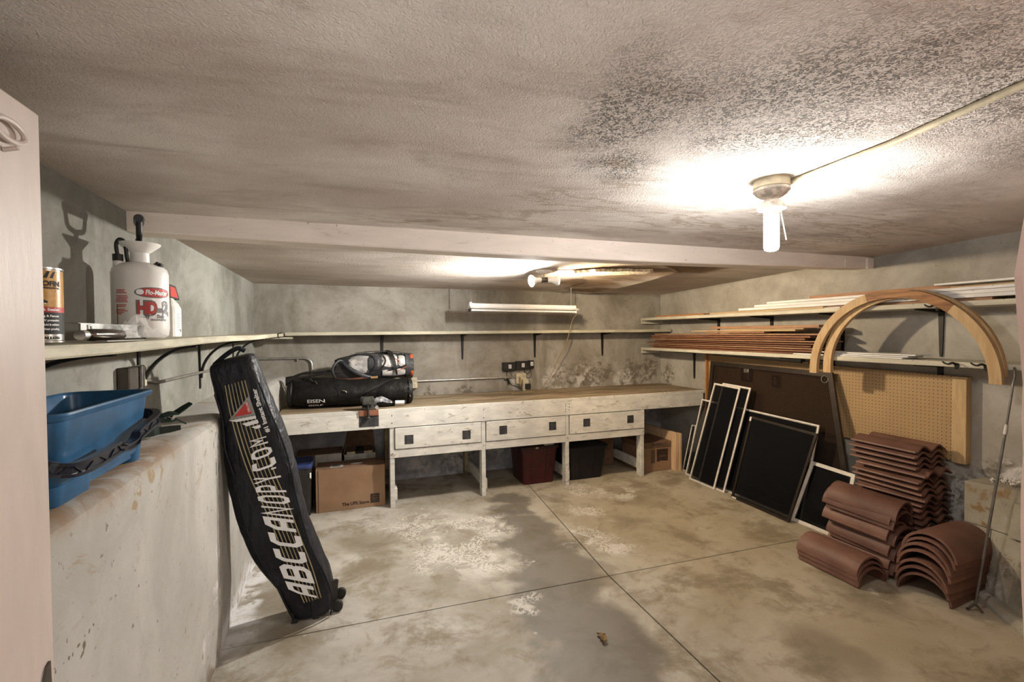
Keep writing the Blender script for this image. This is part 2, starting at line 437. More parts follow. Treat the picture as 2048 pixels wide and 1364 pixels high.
def wood(name, c, dark, axis='x', rough=.6, ring=14, amt=.6):
    g = G(name, rough, 0, .3)
    sc_ = {'x': (.35, 3.2, 3.2), 'y': (3.2, .35, 3.2), 'z': (3.2, 3.2, .35)}[axis]
    v = g.obj(sc_)
    oi = g.n('ShaderNodeObjectInfo')
    av = g.n('ShaderNodeVectorMath'); av.operation = 'ADD'; g.l(v, av.inputs[0])
    sv = g.n('ShaderNodeVectorMath'); sv.operation = 'SCALE'; sv.inputs[0].default_value = (7, 5, 9); g.l(oi.outputs['Random'], sv.inputs['Scale']); g.l(sv.outputs[0], av.inputs[1])
    n = g.noise(ring, 5, .6, .4, av.outputs[0])
    k = g.mix(g.mul(g.step(n, .36, .66), amt), c, dark)
    k = g.mix(g.mul(g.step(g.noise(ring*4, 3, .6, 0, av.outputs[0]), .55, .7), .35), k, tuple(x*.7 for x in dark))
    h = g.n('ShaderNodeHueSaturation'); g.l(k, h.inputs['Color']); g.l(g.math('ADD', .82, g.mul(oi.outputs['Random'], .36)), h.inputs['Value'])
    g.col(h.outputs[0]); g.bump(n, .12, .003)
    return g.m
def bench_top_mat():
    g = G('worn_bench_top', .7, 0, .3)
    v = g.obj((.5, 2.4, 2.4))
    c = g.mix(g.step(g.noise(2.2, 7, .65, .5, v), .38, .64), (.20, .145, .085), (.36, .295, .205))
    c = g.mix(g.mul(g.step(g.noise(4.0, 7, .7, .6, v), .52, .64), .75), c, (.105, .09, .045))
    c = g.mix(g.mul(g.step(g.noise(3.1, 6, .7, .4, g.obj((.5, 2.4, 2.4), (5, 3, 1))), .56, .68), .6), c, (.37, .20, .13))
    c = g.mix(g.mul(g.step(g.noise(30, 4, .6, 0, v), .58, .7), .4), c, (.10, .075, .045))
    g.col(c); g.bump(g.noise(22, 5, .6, 0, v), .25, .004); return g.m
M['bench_top'] = bench_top_mat()
M['redwood'] = wood('redwood', (.215, .095, .052), (.12, .048, .026), 'y')
M['redwood_pale'] = wood('redwood_pale', (.33, .185, .105), (.22, .105, .055), 'y')
M['pine'] = wood('pine', (.52, .38, .22), (.40, .26, .13), 'y')
M['pine_x'] = wood('pine_upright', (.50, .36, .19), (.38, .25, .12), 'z')
M['white_board'] = paint_mat('white_primed_board', (.82, .81, .79), (.45, .33, .2), .2, (2, .4, 3))
M['orange_board'] = wood('orange_veneer', (.38, .17, .06), (.26, .11, .035), 'y')

# ------------------------------------------------------------------ room shell
XL, XR, YB, YF = -.888, 3.88, 5.25, .27
def zc(x, y):       # the ceiling is not quite level
    t = min(1, max(0, (x-XL)/(XR-XL)))
    zl = 2.107+(2.13-2.107)*min(1, max(0, (YB-y)/2.8))
    zr = 2.071+(YB-y)*.0335
    return zl*(1-t)+zr*t-.008*math.sin(t*PI)*0
fl = build('floor', MB().box(-1.2, 4.2, -1.2, 5.4, -.12, -.013), M['joint'], kind='structure', label='stained grey and tan concrete floor divided by saw-cut joints')
def slabpoly(p):
    mb = MB(); mb.slab([(x, y, -.0125) for x, y in p], (0, 0, .0125)); build('concrete_slab', mb, M['floor'], fl)
g_ = .004
X0 = lambda y: 1.571+(y-1.7)*.012 if y < 2.69 else 1.582+(y-2.69)*.088
Y0 = lambda x: 2.729-(x+.645)*.0159
jx, jy = 1.583, Y0(1.583)
slabpoly([(-.9, -.6), (X0(-.6)-g_, -.6), (jx-g_, jy-g_), (-.9, Y0(-.9)-g_)])
slabpoly([(X0(-.6)+g_, -.6), (3.9, -.6), (3.9, Y0(3.9)-g_), (jx+g_, jy-g_)])
slabpoly([(-.9, Y0(-.9)+g_), (jx-g_, jy+g_), (X0(5.3)-g_, 5.3), (-.9, 5.3)])
slabpoly([(jx+g_, jy+g_), (3.9, Y0(3.9)+g_), (3.9, 5.3), (X0(5.3)+g_, 5.3)])
mb = MB()
xs = [-1.1+i*(4.2+.9+.2)/24 for i in range(25)]; ys = [-.2+i*(5.65)/24 for i in range(25)]
rows = [[(x, y, zc(x, y)) for x in xs] for y in ys]
mb.grid(rows); mb.grid([[(x, y, z+.15) for x, y, z in r] for r in rows])
ceil = build('ceiling', mb, M['ceiling'], kind='structure', label='sooty stippled plaster ceiling with mould and water stains')
build('wall_left', MB().box(XL-.15, XL, .05, YB+.15, -.02, 2.3), M['wall_left'], kind='structure')
build('wall_back', MB().box(XL-.15, XR+.15, YB, YB+.15, -.02, 2.3), M['wall_back'], kind='structure')
build('wall_right', MB().box(XR, XR+.15, .05, YB, -.02, 2.35), M['wall_right'], kind='structure')
mb = MB()
mb.box(.66, XR, .07, YF, 0, 2.3); mb.box(XL, -.64, .07, YF, 0, 2.3); mb.box(-.64, .66, .07, YF, 2.06, 2.3)
build('wall_front', mb, M['front'], kind='structure')
# rough plastered door jamb at the edge of the frame
rows = []
for i in range(61):
    z = i/60*2.06
    b = .006*math.sin(z*9)+.004*math.sin(z*23+1)+(.006 if 1.6 < z < 1.68 else 0)+random.uniform(-.003, .003)
    x = .616-b-(.006 if z < 1.72 else 0)
    rows.append([(.70, YF+.002, z), (x+.010, YF+.002, z), (x, YF-.008, z), (x, .07, z)])
mb = MB(); mb.grid(rows); mb.add([(.61, .07, 0), (.7, .07, 0), (.7, .27, 0), (.61, .27, 0)], [(0, 1, 2, 3)])
build('trim_2', mb, M['front'], kind='structure', label='rough pink plastered door jamb at the edge of the picture')
# ledge along the left wall: nearer length stands a little proud
mb = MB(); mb.smooth = True
def ledge_prof(xf, top): 
    return [(XL, 0), (xf-.01, 0), (xf, .25), (xf, top-.05), (xf-.008, top-.02), (xf-.03, top-.004), (xf-.06, top), (XL, top)]
def ledge_piece(xf, top, y0, y1, n):
    r = []
    for i in range(n+1):
        y = y0+(y1-y0)*i/n
        r.append([(x+(.004*math.sin(y*7+z*3) if x > XL else 0), y, z) for x, z in ledge_prof(xf, top)])
    m_ = MB(); m_.loft(r); return m_
a_ = ledge_piece(-.618, 1.186, YF, 2.68, 24)
build('wall_left_ledge', a_, M['ledge'], kind='structure', smooth=30, label='thick painted concrete ledge along the lower left wall')
a_ = ledge_piece(-.636, 1.186, 2.68, YB, 20)
for i, v in enumerate(a_.v):      # far length turns gently out towards the workbench
    if v[0] > -.8: a_.v[i] = (v[0]+max(0, (v[1]-3.6))*.024, v[1], v[2])
build('wall_left_ledge', a_, M['ledge'], kind='structure', smooth=30, label='far stretch of the concrete ledge beside the workbench')

# beam across the ceiling
mb = MB(); r = []
for i in range(13):
    x = XL+(XR-XL)*i/12; y = 2.44+(x-XL)*.032
    zt = zc(x, y)+.01; zb = [2.046, 2.012, 2.02, 2.07][0] if i == 0 else 2.046-.03*math.sin(PI*min(1, i/12))+.03*(i/12)
    r.append([(x, y, zt), (x, y, zb+.006), (x, y+.006, zb), (x, y+.13, zb), (x, y+.136, zb+.006), (x, y+.136, zt)])
mb.loft(r)
beam = build('trim_1', mb, M['beam'], kind='structure', label='pinkish painted beam across the ceiling')
mb = MB(); mb.box(3.575, 3.60, 2.578, 2.584, 2.075, 2.135); mb.box(3.81, 3.875, 2.572, 2.59, 2.07, 2.15)
build('end_block', mb, M['beam'], beam)
# sagging, torn sheet of ceiling board in the back bay
def cz(x, y, d): return (x, y, zc(x, y)-d)
mb = MB(); mb.smooth = True
P_ = [(1.40, 3.72, .002), (1.78, 3.60, .008), (2.45, 3.24, .010), (2.70, 3.40, .022), (2.735, 3.9, .038), (2.75, 4.5, .04), (2.75, 5.12, .03)]
Q_ = [(1.40, 3.74, .002), (1.75, 3.95, .004), (2.0, 4.0, .006), (2.2, 4.1, .01), (2.3, 4.4, .012), (2.3, 4.8, .008), (2.3, 5.2, .004)]
up = [cz(x, y, .0) for x, y, d in P_]; 
rows = [[cz(*p) for p in P_], [cz((p[0]+q[0])/2, (p[1]+q[1])/2, (p[2]+q[2])*.42) for p, q in zip(P_, Q_)], [cz(*q) for q in Q_]]
mb.grid([up, rows[0]]); mb.grid(rows)
build('sagging_ceiling_board', mb, M['ceiling'], ceil, smooth=30)
M['torn'] = plain('torn_plaster', (.74, .64, .48), .95, 0, .35, 30, .6)
mb = MB()
ring = []
for i in range(28):
    a = 2*PI*i/28; x = 2.10+.36*math.cos(a); y = 3.55+.13*math.sin(a)-.30*(.36*math.cos(a))
    k = 1+random.uniform(-.14, .14)
    x = 2.10+(x-2.10)*k; y = 3.55+(y-3.55)*k
    ring.append((x, y))
mb.loft([[cz(x, y, .012) for x, y in ring], [cz(2.1+(x-2.1)*.95, 3.55+(y-3.55)*.92, .034) for x, y in ring], [cz(2.1+(x-2.1)*.2, 3.55+(y-3.55)*.2, .030) for x, y in ring]])
build('torn_plaster', mb, M['torn'], ceil)
# footing of the right wall: rendered blocks, a step and a kerb strip
ft = bpy.data.objects.new('wall_right_footing', None); col.objects.link(ft); ft['kind'] = 'structure'; ft['label'] = 'low rust-streaked block footing along the right wall'
def fx(y, z):       # front face: leans in a little more towards the camera
    b = 3.60-(1.80-y)*.78 if y < 1.8 else 3.60
    t = 3.61+(1.85-y)*.27
    return b+(t-b)*z/.65
def fblock(y0, y1, z0, z1, out=0.0, name='block'):
    mb = MB(); r = []
    for y in (y0, (y0+y1)/2, y1):
        r.append([(fx(y, z0)-out, y, z0), (fx(y, z1)-out, y, z1), (XR, y, z1), (XR, y, z0)])
    mb.loft(r); return build(name, mb, M['footing'], ft)
fblock(1.60, 1.85, .40, .65); fblock(1.30, 1.595, .40, .65); fblock(1.0, 1.295, .40, .65)
fblock(1.72, 1.85, .05, .395); fblock(1.42, 1.715, .05, .395); fblock(1.0, 1.415, .05, .395)
fblock(1.2, 1.62, .40, .585, .035)
fblock(.9, 1.86, 0, .048, .03, 'kerb_strip')
mb = MB(); mb.smooth = True      # plaster rubble on the ledge of the footing
for i in range(90):
    y = random.gauss(1.68, .07); x = random.uniform(3.70, 3.87); r_ = random.uniform(.005, .017)
    hb = .65+.03*math.exp(-((y-1.67)/.06)**2)*random.random()
    if not 1.5 < y < 1.84: continue
    mtx = Euler((random.uniform(0, 3), random.uniform(0, 3), 0)).to_matrix()
    mb.add([Vector((x, y, hb+r_*.5))+mtx @ Vector((a_*r_*random.uniform(.6, 1.1), b_*r_*random.uniform(.6, 1.1), c_*r_*random.uniform(.4, .8))) for a_, b_, c_ in ((1, 0, 0), (-1, 0, 0), (0, 1, 0), (0, -1, 0), (0, 0, 1), (0, 0, -1))], [(0, 2, 4), (2, 1, 4), (1, 3, 4), (3, 0, 4), (2, 0, 5), (1, 2, 5), (3, 1, 5), (0, 3, 5)])
mb.smooth = False
M['rubble'] = plain('white_rubble', (.68, .65, .60), .95)
build('plaster_rubble', mb, M['rubble'], ft, kind='stuff')

# door leaf swung in against the left side, with its hook
mb = MB(); mb.smooth = False
mb.cbox(-.565, -.52, .28, 1.086, .02, 2.0, .005)
door = build('door_1', mb, M['door'], kind='structure', label='pinkish painted door swung open into the room')
mb = MB(); mb.smooth = True
mb.tube([(-.511, .985+.038*math.cos(a), 1.932+.016*math.sin(a)) for a in [i*PI/12 for i in range(25)]], .0048)
mb.tube([(-.519, .985, 1.90), (-.50, .985, 1.905)], .004)
build('hook_ring', mb, M['door'], door)
M['dark_metal'] = plain('dark_metal', (.10, .085, .07), .45, .6)
mb = MB(); mb.slab([(-.5195, 1.03, .96), (-.5195, 1.066, .96), (-.5195, 1.064, 1.018), (-.5195, 1.054, 1.014)], (.004, 0, 0))
build('latch_plate', mb, M['dark_metal'], door)
# ------------------------------------------------------------------ shared materials
M['black_iron'] = plain('black_iron', (.018, .016, .014), .5, .3)
M['steel'] = plain('galvanised_steel', (.55, .54, .50), .35, .9)
M['cream'] = plain('cream_plastic', (.62, .56, .40), .5)
M['white_paint'] = plain('white_enamel', (.80, .79, .76), .35, 0, .04)
M['lamp_white'] = plain('grimy_white_porcelain', (.66, .61, .54), .4, 0, .25, 30)
M['black_plastic'] = plain('black_plastic', (.022, .020, .018), .42)
M['print_white'] = plain('white_print', (.90, .90, .90), .6, 0, .03)
M['print_black'] = plain('black_print', (.03, .028, .026), .6, 0, .03)
M['print_red'] = plain('red_print', (.55, .05, .04), .5, 0, .05)
M['chrome'] = plain('worn_chrome', (.55, .53, .50), .25, 1.0)
def emit(name, c, s):
    m = bpy.data.materials.new(name); m.use_nodes = True; nt = m.node_tree
    b = nt.nodes['Principled BSDF']; b.inputs['Base Color'].default_value = (.9, .9, .9, 1)
    b.inputs['Emission Color'].default_value = (*c, 1); b.inputs['Emission Strength'].default_value = s
    return m
def rot_to(d, base=(0, 0, 1)):
    return Vector(base).rotation_difference(Vector(d)).to_matrix().to_4x4()

# ------------------------------------------------------------------ ceiling lamp with a compact fluorescent tube
LX, LY = 1.519, 1.379; LZ = zc(LX, LY)
t = thing('ceiling_lamp', 'white porcelain ceiling lampholder with a glowing compact fluorescent bulb', 'lamp', (LX, LY, LZ))
mb = MB(); mb.smooth = True
mb.lathe([(.063, LZ), (.063, LZ-.030), (.060, LZ-.032)], (LX, LY, 0), 32); build('base_box', mb, M['cream'], t, 35)
mb = MB(); mb.smooth = True
mb.lathe([(.060, LZ-.032), (.065, LZ-.036), (.064, LZ-.043), (.058, LZ-.047), (.054, LZ-.054), (.040, LZ-.064), (.025, LZ-.069), (.024, LZ-.074), (.034, LZ-.082), (.043, LZ-.092), (.049, LZ-.103), (.0495, LZ-.110), (.046, LZ-.111), (.030, LZ-.098)], (LX, LY, 0), 32)
build('lampholder', mb, M['lamp_white'], t, 35)
mb = MB(); mb.smooth = True
mb.lathe([(.014, LZ-.09), (.024, LZ-.105), (.0275, LZ-.112), (.0275, LZ-.134), (.024, LZ-.138)], (LX, LY, 0), 24); build('bulb_collar', mb, M['white_paint'], t, 35)
h_ = .130; zt = LZ-.137
area = 2*PI*.0265*h_+PI*.0265**2
M['cfl'] = emit('lit_tube', (1.0, .965, .92), CFL_POWER/(PI*area))
mb = MB(); mb.smooth = True
mb.lathe([(.026, zt), (.0265, zt-.004), (.0265, zt-h_+.014), (.023, zt-h_+.004), (.015, zt-h_), (.002, zt-h_-.001)], (LX, LY, 0), 20)
build('glowing_bulb', mb, M['cfl'], t, 40)
mb = MB(); mb.tube([(LX+.032, LY-.012, LZ-.11), (LX+.038, LY-.014, LZ-.145), (LX+.052, LY-.02, LZ-.225)], .0014, 5)
build('pull_string', mb, M['white_paint'], t)
mb = MB(); mb.smooth = True
pts = [(LX+.058, LY-.02, LZ-.013), (LX+.045, 1.0, zc(1.55, 1.0)-.011), (1.50, .68, zc(1.5, .68)-.010), (1.44, .29, zc(1.44, .29)-.010)]
mb.tube(pts, .0095, 10); solo('conduit', mb, M['cream'], 'cream painted conduit crossing the ceiling from the lampholder', 'conduit')

# ------------------------------------------------------------------ twin floodlight in the back bay
FX, FY = 1.572, 3.714; FZ = zc(FX, FY)
t = thing('floodlight', 'twin floodlight on the ceiling with two bulbs pointing opposite ways', 'lamp', (FX, FY, FZ))
mb = MB(); mb.smooth = True; mb.lathe([(.07, FZ), (.07, FZ-.012), (.05, FZ-.022), (.012, FZ-.026)], (FX, FY, 0), 24); build('base_plate', mb, M['white_paint'], t, 35)
mb = MB(); mb.smooth = True; mb.tube([(FX, FY, FZ-.02), (FX, FY, FZ-.075)], .008, 8)
mb.tube([(FX-.028, FY, FZ-.082), (FX+.028, FY, FZ-.078)], .022, 14); build('swivel', mb, M['dark_metal'], t, 35)
for sgn, dz, nm, pw, c in ((-1, -.004, 'left', FLOOD_POWER, (1.0, .965, .91)), (1, .0, 'right', WARM_POWER, (1.0, .80, .55))):
    d = Vector((sgn, -.16, -.14)).normalized() if sgn < 0 else Vector((1, -.10, -.02)).normalized()
    mtx = rot_to(d); c0 = (FX+sgn*.026, FY, FZ-.08)
    mb = MB(); mb.smooth = True
    mb.lathe([(.018, 0), (.022, .02), (.022, .042), (.026, .055), (.045, .088), (.048, .098)], c0, 24, mtx, cap=False)
    build('bulb_shell', mb, M['white_paint'], t, 40)
    R0 = .047; me_ = emit('lit_lens_'+nm, c, pw/(PI*PI*R0*R0))
    mb = MB(); mb.smooth = True
    mb.lathe([(R0, .098), (.037, .104), (.02, .108), (.002, .109)], c0, 24, mtx)
    build('bulb_lens', mb, me_, t, 40)

# ------------------------------------------------------------------ hanging shop light (not lit)
t = thing('shop_light', 'white shop light with a bare tube hanging on two chains above the back shelf', 'lamp', (1.78, 4.75, 1.83))
x0, x1, y = 1.168, 2.394, 4.75
def shop(prof, xa, xb):
    mb = MB(); mb.loft([[(x, y+p[0], 1.90-(x-x0)*.011+p[1]) for p in prof] for x in (xa, xb)]); return mb
build('housing', shop([(-.038, 0), (.038, 0), (.046, -.032), (-.046, -.032)], x0, x1-.02), M['white_paint'], t)
build('reflector', shop([(-.046, -.032), (.046, -.032), (.085, -.05), (.085, -.0515), (-.085, -.0515), (-.085, -.05)], x0+.004, x1), M['white_paint'], t)
mb = MB(); mb.smooth = True
mb.tube([(x0+.02, y-.03, 1.832), (x1-.03, y-.03, 1.819)], .0125, 12); build('tube', mb, M['white_paint'], t, 40)
for xe in (x0+.012, x1-.022):
    mb = MB(); zz = 1.90-(xe-x0)*.011
    mb.cbox(xe-.006, xe+.006, y-.05, y+.05, zz-.085, zz-.045, .002); build('lampholder', mb, M['black_plastic'] if xe < 1.5 else M['white_paint'], t)
for xe in (1.19, 2.334):
    mb = MB(); zt_ = zc(xe, y); zb = 1.90-(xe-x0)*.011
    n = 16
    for i in range(n):
        z0 = zb+.012+(zt_-zb-.012)*i/n; z1 = zb+.012+(zt_-zb-.012)*min(n, i+1.25)/n
        q = .004; 
        if i % 2: mb.tube([(xe-q, y, z0), (xe+q, y, z0), (xe+q, y, z1), (xe-q, y, z1), (xe-q, y, z0)], .0016, 4, False)
        else: mb.tube([(xe, y-q, z0), (xe, y+q, z0), (xe, y+q, z1), (xe, y-q, z1), (xe, y-q, z0)], .0016, 4, False)
    build('chain', mb, M['steel'], t)
    mb = MB(); mb.tube([(xe-.012, y, zb), (xe-.008, y, zb+.012), (xe, y, zb+.017), (xe+.008, y, zb+.012), (xe+.012, y, zb)], .002, 5); build('hook', mb, M['steel'], t)
def smooth_path(pts, k=6):
    P = [Vector(p) for p in pts]; out = []
    for i in range(len(P)-1):
        p0, p1, p2, p3 = P[max(i-1, 0)], P[i], P[i+1], P[min(i+2, len(P)-1)]
        for j in range(k):
            u = j/k
            out.append(.5*((2*p1)+(p2-p0)*u+(2*p0-5*p1+4*p2-p3)*u*u+(3*p1-p0-3*p2+p3)*u**3))
    out.append(P[-1]); return out
M['tan_cord'] = plain('tan_cord', (.30, .23, .13), .6)
mb = MB(); mb.smooth = True
mb.tube(smooth_path([(2.385, 4.68, 1.80), (2.40, 4.85, 1.733), (2.375, 4.93, 1.52), (2.33, 5.0, 1.36), (2.25, 5.12, 1.10), (2.17, 5.16, .96), (2.10, 5.13, .92), (2.02, 5.08, .917), (1.92, 5.10, .917), (1.86, 5.05, .917), (1.80, 4.98, .917), (1.72, 4.95, .917), (1.70, 5.02, .917), (1.80, 5.08, .917), (1.92, 5.0, .918), (2.05, 5.1, .918), (2.17, 5.13, .918), (2.23, 5.0, .917), (2.29, 4.85, .917), (2.33, 4.83, .917), (2.26, 4.92, .917)], 6), .0046, 6)
solo('power_cord', mb, M['tan_cord'], 'tan cord hanging from the shop light and tangled on the workbench', 'cord')

# ------------------------------------------------------------------ electrical: conduits, outlets, chargers
def pipe(name, pts, r, m, label, cat='conduit', clips=()):
    t_ = thing(name, label, cat, pts[0])
    mb = MB(); mb.smooth = True; mb.tube(pts, r, 10); build('pipe', mb, m, t_)
    for (p, a, b) in clips:
        mb = MB(); mb.cbox(p[0]-a, p[0]+a, p[1]-.004, p[1]+.012, p[2]-b, p[2]+b, .002); build('clip', mb, m, t_)
    return t_
bend = [(-.44+.075*math.sin(a), 5.235, 1.305-.075+.075*math.cos(a)+.05) for a in [i*PI/16 for i in range(9)]]
pipe('steel_conduit', [(-.88, 5.235, 1.36), (-.62, 5.235, 1.358)]+bend+[(-.363, 5.235, .93)], .011, M['steel'], 'steel conduit on the back wall bending down behind the golf bags', clips=[((-.50, 5.232, 1.345), .006, .02)])
pipe('steel_conduit', [(.70, 5.235, 1.073), (1.84, 5.235, 1.071)], .010, M['steel'], 'straight steel conduit running between the two outlet boxes on the back wall', clips=[((1.27, 5.232, 1.06), .006, .016)])
pipe('steel_conduit', [(-.872, 2.545, 1.40), (-.872, 2.7, 1.375), (-.872, 3.53, 1.368), (-.872, 5.2, 1.365)], .008, M.setdefault('dull_conduit', plain('dull_conduit', (.20, .185, .155), .6, .3)), 'painted conduit along the left wall below the shelf')
def outlet(x0, x1, z0, z1, label, m, gang=2):
    t_ = thing('outlet_box', label, 'outlet', ((x0+x1)/2, YB, z0))
    mb = MB(); mb.cbox(x0, x1, YB-.05, YB, z0, z1, .003); build('box', mb, m, t_)
    mb = MB()
    for gx in range(gang):
        for gz in (0, 1):
            cx_ = x0+(x1-x0)*(gx+.5)/gang; cz_ = z0+(z1-z0)*(.3+.4*gz)
            for dx_ in (-.008, .006): mb.box(cx_+dx_, cx_+dx_+.003, YB-.0515, YB-.049, cz_-.006, cz_+.008)
            mb.box(cx_-.003, cx_+.003, YB-.0515, YB-.049, cz_-.016, cz_-.010)
    build('socket_slots', mb, M['print_black'], t_, kind='stuff')
    return t_
outlet(.565, .695, 1.0, 1.115, 'cream four-socket outlet box partly behind the golf bags', M['cream'])
outlet(1.84, 1.965, .995, 1.115, 'cream outlet box with plugs below the three black chargers', M['cream'])
t = thing('plug_adapter', 'pale adapter plug hanging from the right-hand outlet box with black plug', 'plug', (1.93, 5.19, .93))
mb = MB(); mb.cbox(1.905, 1.975, 5.15, 5.2, .915, 1.045, .004); build('adapter', mb, M['cream'], t)
mb = MB(); mb.cbox(1.925, 1.985, 5.10, 5.15, .935, 1.0, .006); build('plug', mb, M['black_plastic'], t, label='black plug')
mb = MB(); mb.cbox(1.872, 1.888, 5.168, 5.2, .97, 1.07, .004); build('cord', mb, M['tan_cord'], t)
CHT = []
CH = [(1.676, 1.835, 1.148, 1.248, 'leftmost of three black charger boxes mounted on the back wall'),
      (1.838, 2.0, 1.158, 1.258, 'middle one of three black charger boxes mounted on the back wall'),
      (2.0, 2.068, 1.172, 1.264, 'smallest, narrow charger box at the end of the wall row')]
for a, b, z0, z1, lab in CH:
    t = thing('charger', lab, 'charger', ((a+b)/2, YB, z0), 'black chargers on the back wall'); CHT.append(t)
    mb = MB(); mb.cbox(a, b, YB-.05, YB, z0, z1, .006); build('case', mb, M['black_plastic'], t)
    mb = MB(); c_ = a+(b-a)*.55; mb.box(c_-.017, c_+.017, YB-.0515, YB-.05, z0+.03, z0+.075); build('sticker', mb, M['print_white'], t)
    mb = MB()
    for dx_, dz_ in ((-.009, .058), (.003, .062), (.003, .045), (-.008, .043)): mb.box(c_+dx_, c_+dx_+.007, YB-.0522, YB-.0513, z0+dz_-.005, z0+dz_+.005)
    build('printed_mark', mb, M['print_black'], t)
def cord(pts, r, m, par):
    mb = MB(); mb.smooth = True; mb.tube(smooth_path(pts, 5), r, 6); return build('cord', mb, m, CHT[par])
cord([(1.735, 5.235, 1.15), (1.735, 5.237, 1.08), (1.745, 5.237, 1.05), (1.76, 5.236, 1.02), (1.80, 5.235, .98), (1.87, 5.235, .955), (1.91, 5.225, .93)], .004, M['black_plastic'], 0)
cord([(1.785, 5.235, 1.15), (1.79, 5.238, 1.10), (1.815, 5.238, 1.08), (1.84, 5.235, 1.082)], .0025, M['black_plastic'], 0)
cord([(1.945, 5.23, 1.16), (1.955, 5.225, 1.125), (1.985, 5.222, 1.11), (2.015, 5.225, 1.125), (2.025, 5.23, 1.172)], .004, M['black_plastic'], 1)
cord([(2.03, 5.235, 1.172), (2.04, 5.235, 1.10), (2.03, 5.235, 1.065), (2.0, 5.235, 1.06), (1.965, 5.22, 1.07)], .003, M['black_plastic'], 2)
mb = MB(); mb.smooth = True; mb.tube(smooth_path([(1.70, 5.23, 1.05), (1.73, 5.225, 1.055), (1.755, 5.225, 1.03), (1.75, 5.23, .99)], 4), .011, 8)
solo('cable_clamp', mb, M['black_plastic'], 'black clamp-like plug hanging under the conduit on the back wall', 'plug')
# metal junction box on the left wall above the blue tub
t = thing('junction_box', 'small metal junction box with a latch on the left wall above the blue tub', 'electrical box', (XL, 2.40, 1.38))
mb = MB(); mb.cbox(XL, XL+.045, 2.31, 2.45, 1.375, 1.47, .004); build('box', mb, M['dark_metal'], t)
mb = MB(); mb.cbox(XL+.045, XL+.058, 2.40, 2.425, 1.37, 1.475, .003); build('latch', mb, M['chrome'], t)
mb = MB(); mb.cbox(XL, XL+.03, 2.45, 2.53, 1.375, 1.47, .004); build('cover_plate', mb, M['cream'], t)

# ------------------------------------------------------------------ wall shelves with their brackets
def curved_bracket(y, zt, wall, d=.25, h=.30):
    mb = MB(); w = .011
    mb.box(wall, wall+.007, y-w, y+w, zt-h, zt)
    mb.box(wall, wall+d, y-w, y+w, zt-.007, zt)
    arc = [(wall+.01+(d-.035)*(1-math.cos(a)), y, zt-h*.78+(h*.78-.010)*math.sin(a)) for a in [i*PI/2/12 for i in range(13)]]
    rings = []
    for i, p in enumerate(arc):
        q = Vector(arc[min(i+1, 12)])-Vector(arc[max(i-1, 0)]); q.normalize(); nn = Vector((-q.z, 0, q.x))
        rings.append([Vector(p)+nn*a+Vector((0, b, 0)) for a, b in ((-.006, -w), (-.006, w), (.006, w), (.006, -w))])
    mb.loft(rings); return mb
def steel_bracket(pos, along, out, zt, d=.22, h=.29):
    """pressed steel shelf bracket: tapering upright on the wall, tapering arm under the shelf"""
    a, o = Vector(along), Vector(out); mb = MB(); p = Vector((pos[0], pos[1], 0))
    def pt(s, e, z): return p+a*s+o*e+Vector((0, 0, z))
    w0, w1 = .017, .009
    mb.add([pt(s, e, z) for (z, w) in ((zt, w0), (zt-h*.93, w1), (zt-h, w1*.6)) for e in (0, .012) for s in (-w, w)],
           [(0, 1, 3, 2), (0, 4, 5, 1), (2, 3, 7, 6), (0, 2, 6, 4), (1, 5, 7, 3), (4, 8, 9, 5), (6, 7, 11, 10), (4, 6, 10, 8), (5, 9, 11, 7), (8, 10, 11, 9)])
    mb.add([pt(s*w, e, z) for (e, w, th) in ((.0, w0, .03), (d, w1, .010)) for z in (zt, zt-th) for s in (-1, 1)],
           [(0, 1, 3, 2), (4, 6, 7, 5), (0, 4, 5, 1), (2, 3, 7, 6), (0, 2, 6, 4), (1, 5, 7, 3)])
    return mb
t = thing('wall_shelf', 'cream painted shelf on curved iron brackets along the left wall', 'shelf', (XL, 3.1, 1.55), 'painted wall shelves')
mb = MB(); r = []
for i in range(15):
    y = .60+(5.02-.60)*i/14; z = 1.582+(y-1.26)*.0068+.003*math.sin(y*3)
    r.append([(XL, y, z), (-.60, y, z), (-.597, y, z-.006), (-.597, y, z-.025), (-.60, y, z-.03), (XL, y, z-.03)])
mb.loft(r); build('board', mb, M['shelf_paint'], t)
for y, h in ((1.72, .125), (2.52, .30), (3.42, .30), (4.32, .30)): build('bracket', curved_bracket(y, 1.552+(y-1.26)*.0068, XL, .25, h), M['black_iron'], t)
mb = MB(); mb.box(-.80, -.52, 5.01, 5.05, 1.555, 1.572); build('cleat', mb, M['shelf_paint'], t)
t = thing('wall_shelf', 'long cream painted shelf on straight black brackets along the back wall', 'shelf', (1.6, YB, 1.585), 'painted wall shelves')
mb = MB(); mb.cbox(-.585, 3.86, 5.0, YB, 1.585, 1.618, .003); build('board', mb, M['shelf_paint'], t)
for x in (.332, 1.21, 2.092, 3.005): build('bracket', steel_bracket((x, YB), (1, 0, 0), (0, -1, 0), 1.585), M['black_iron'], t)
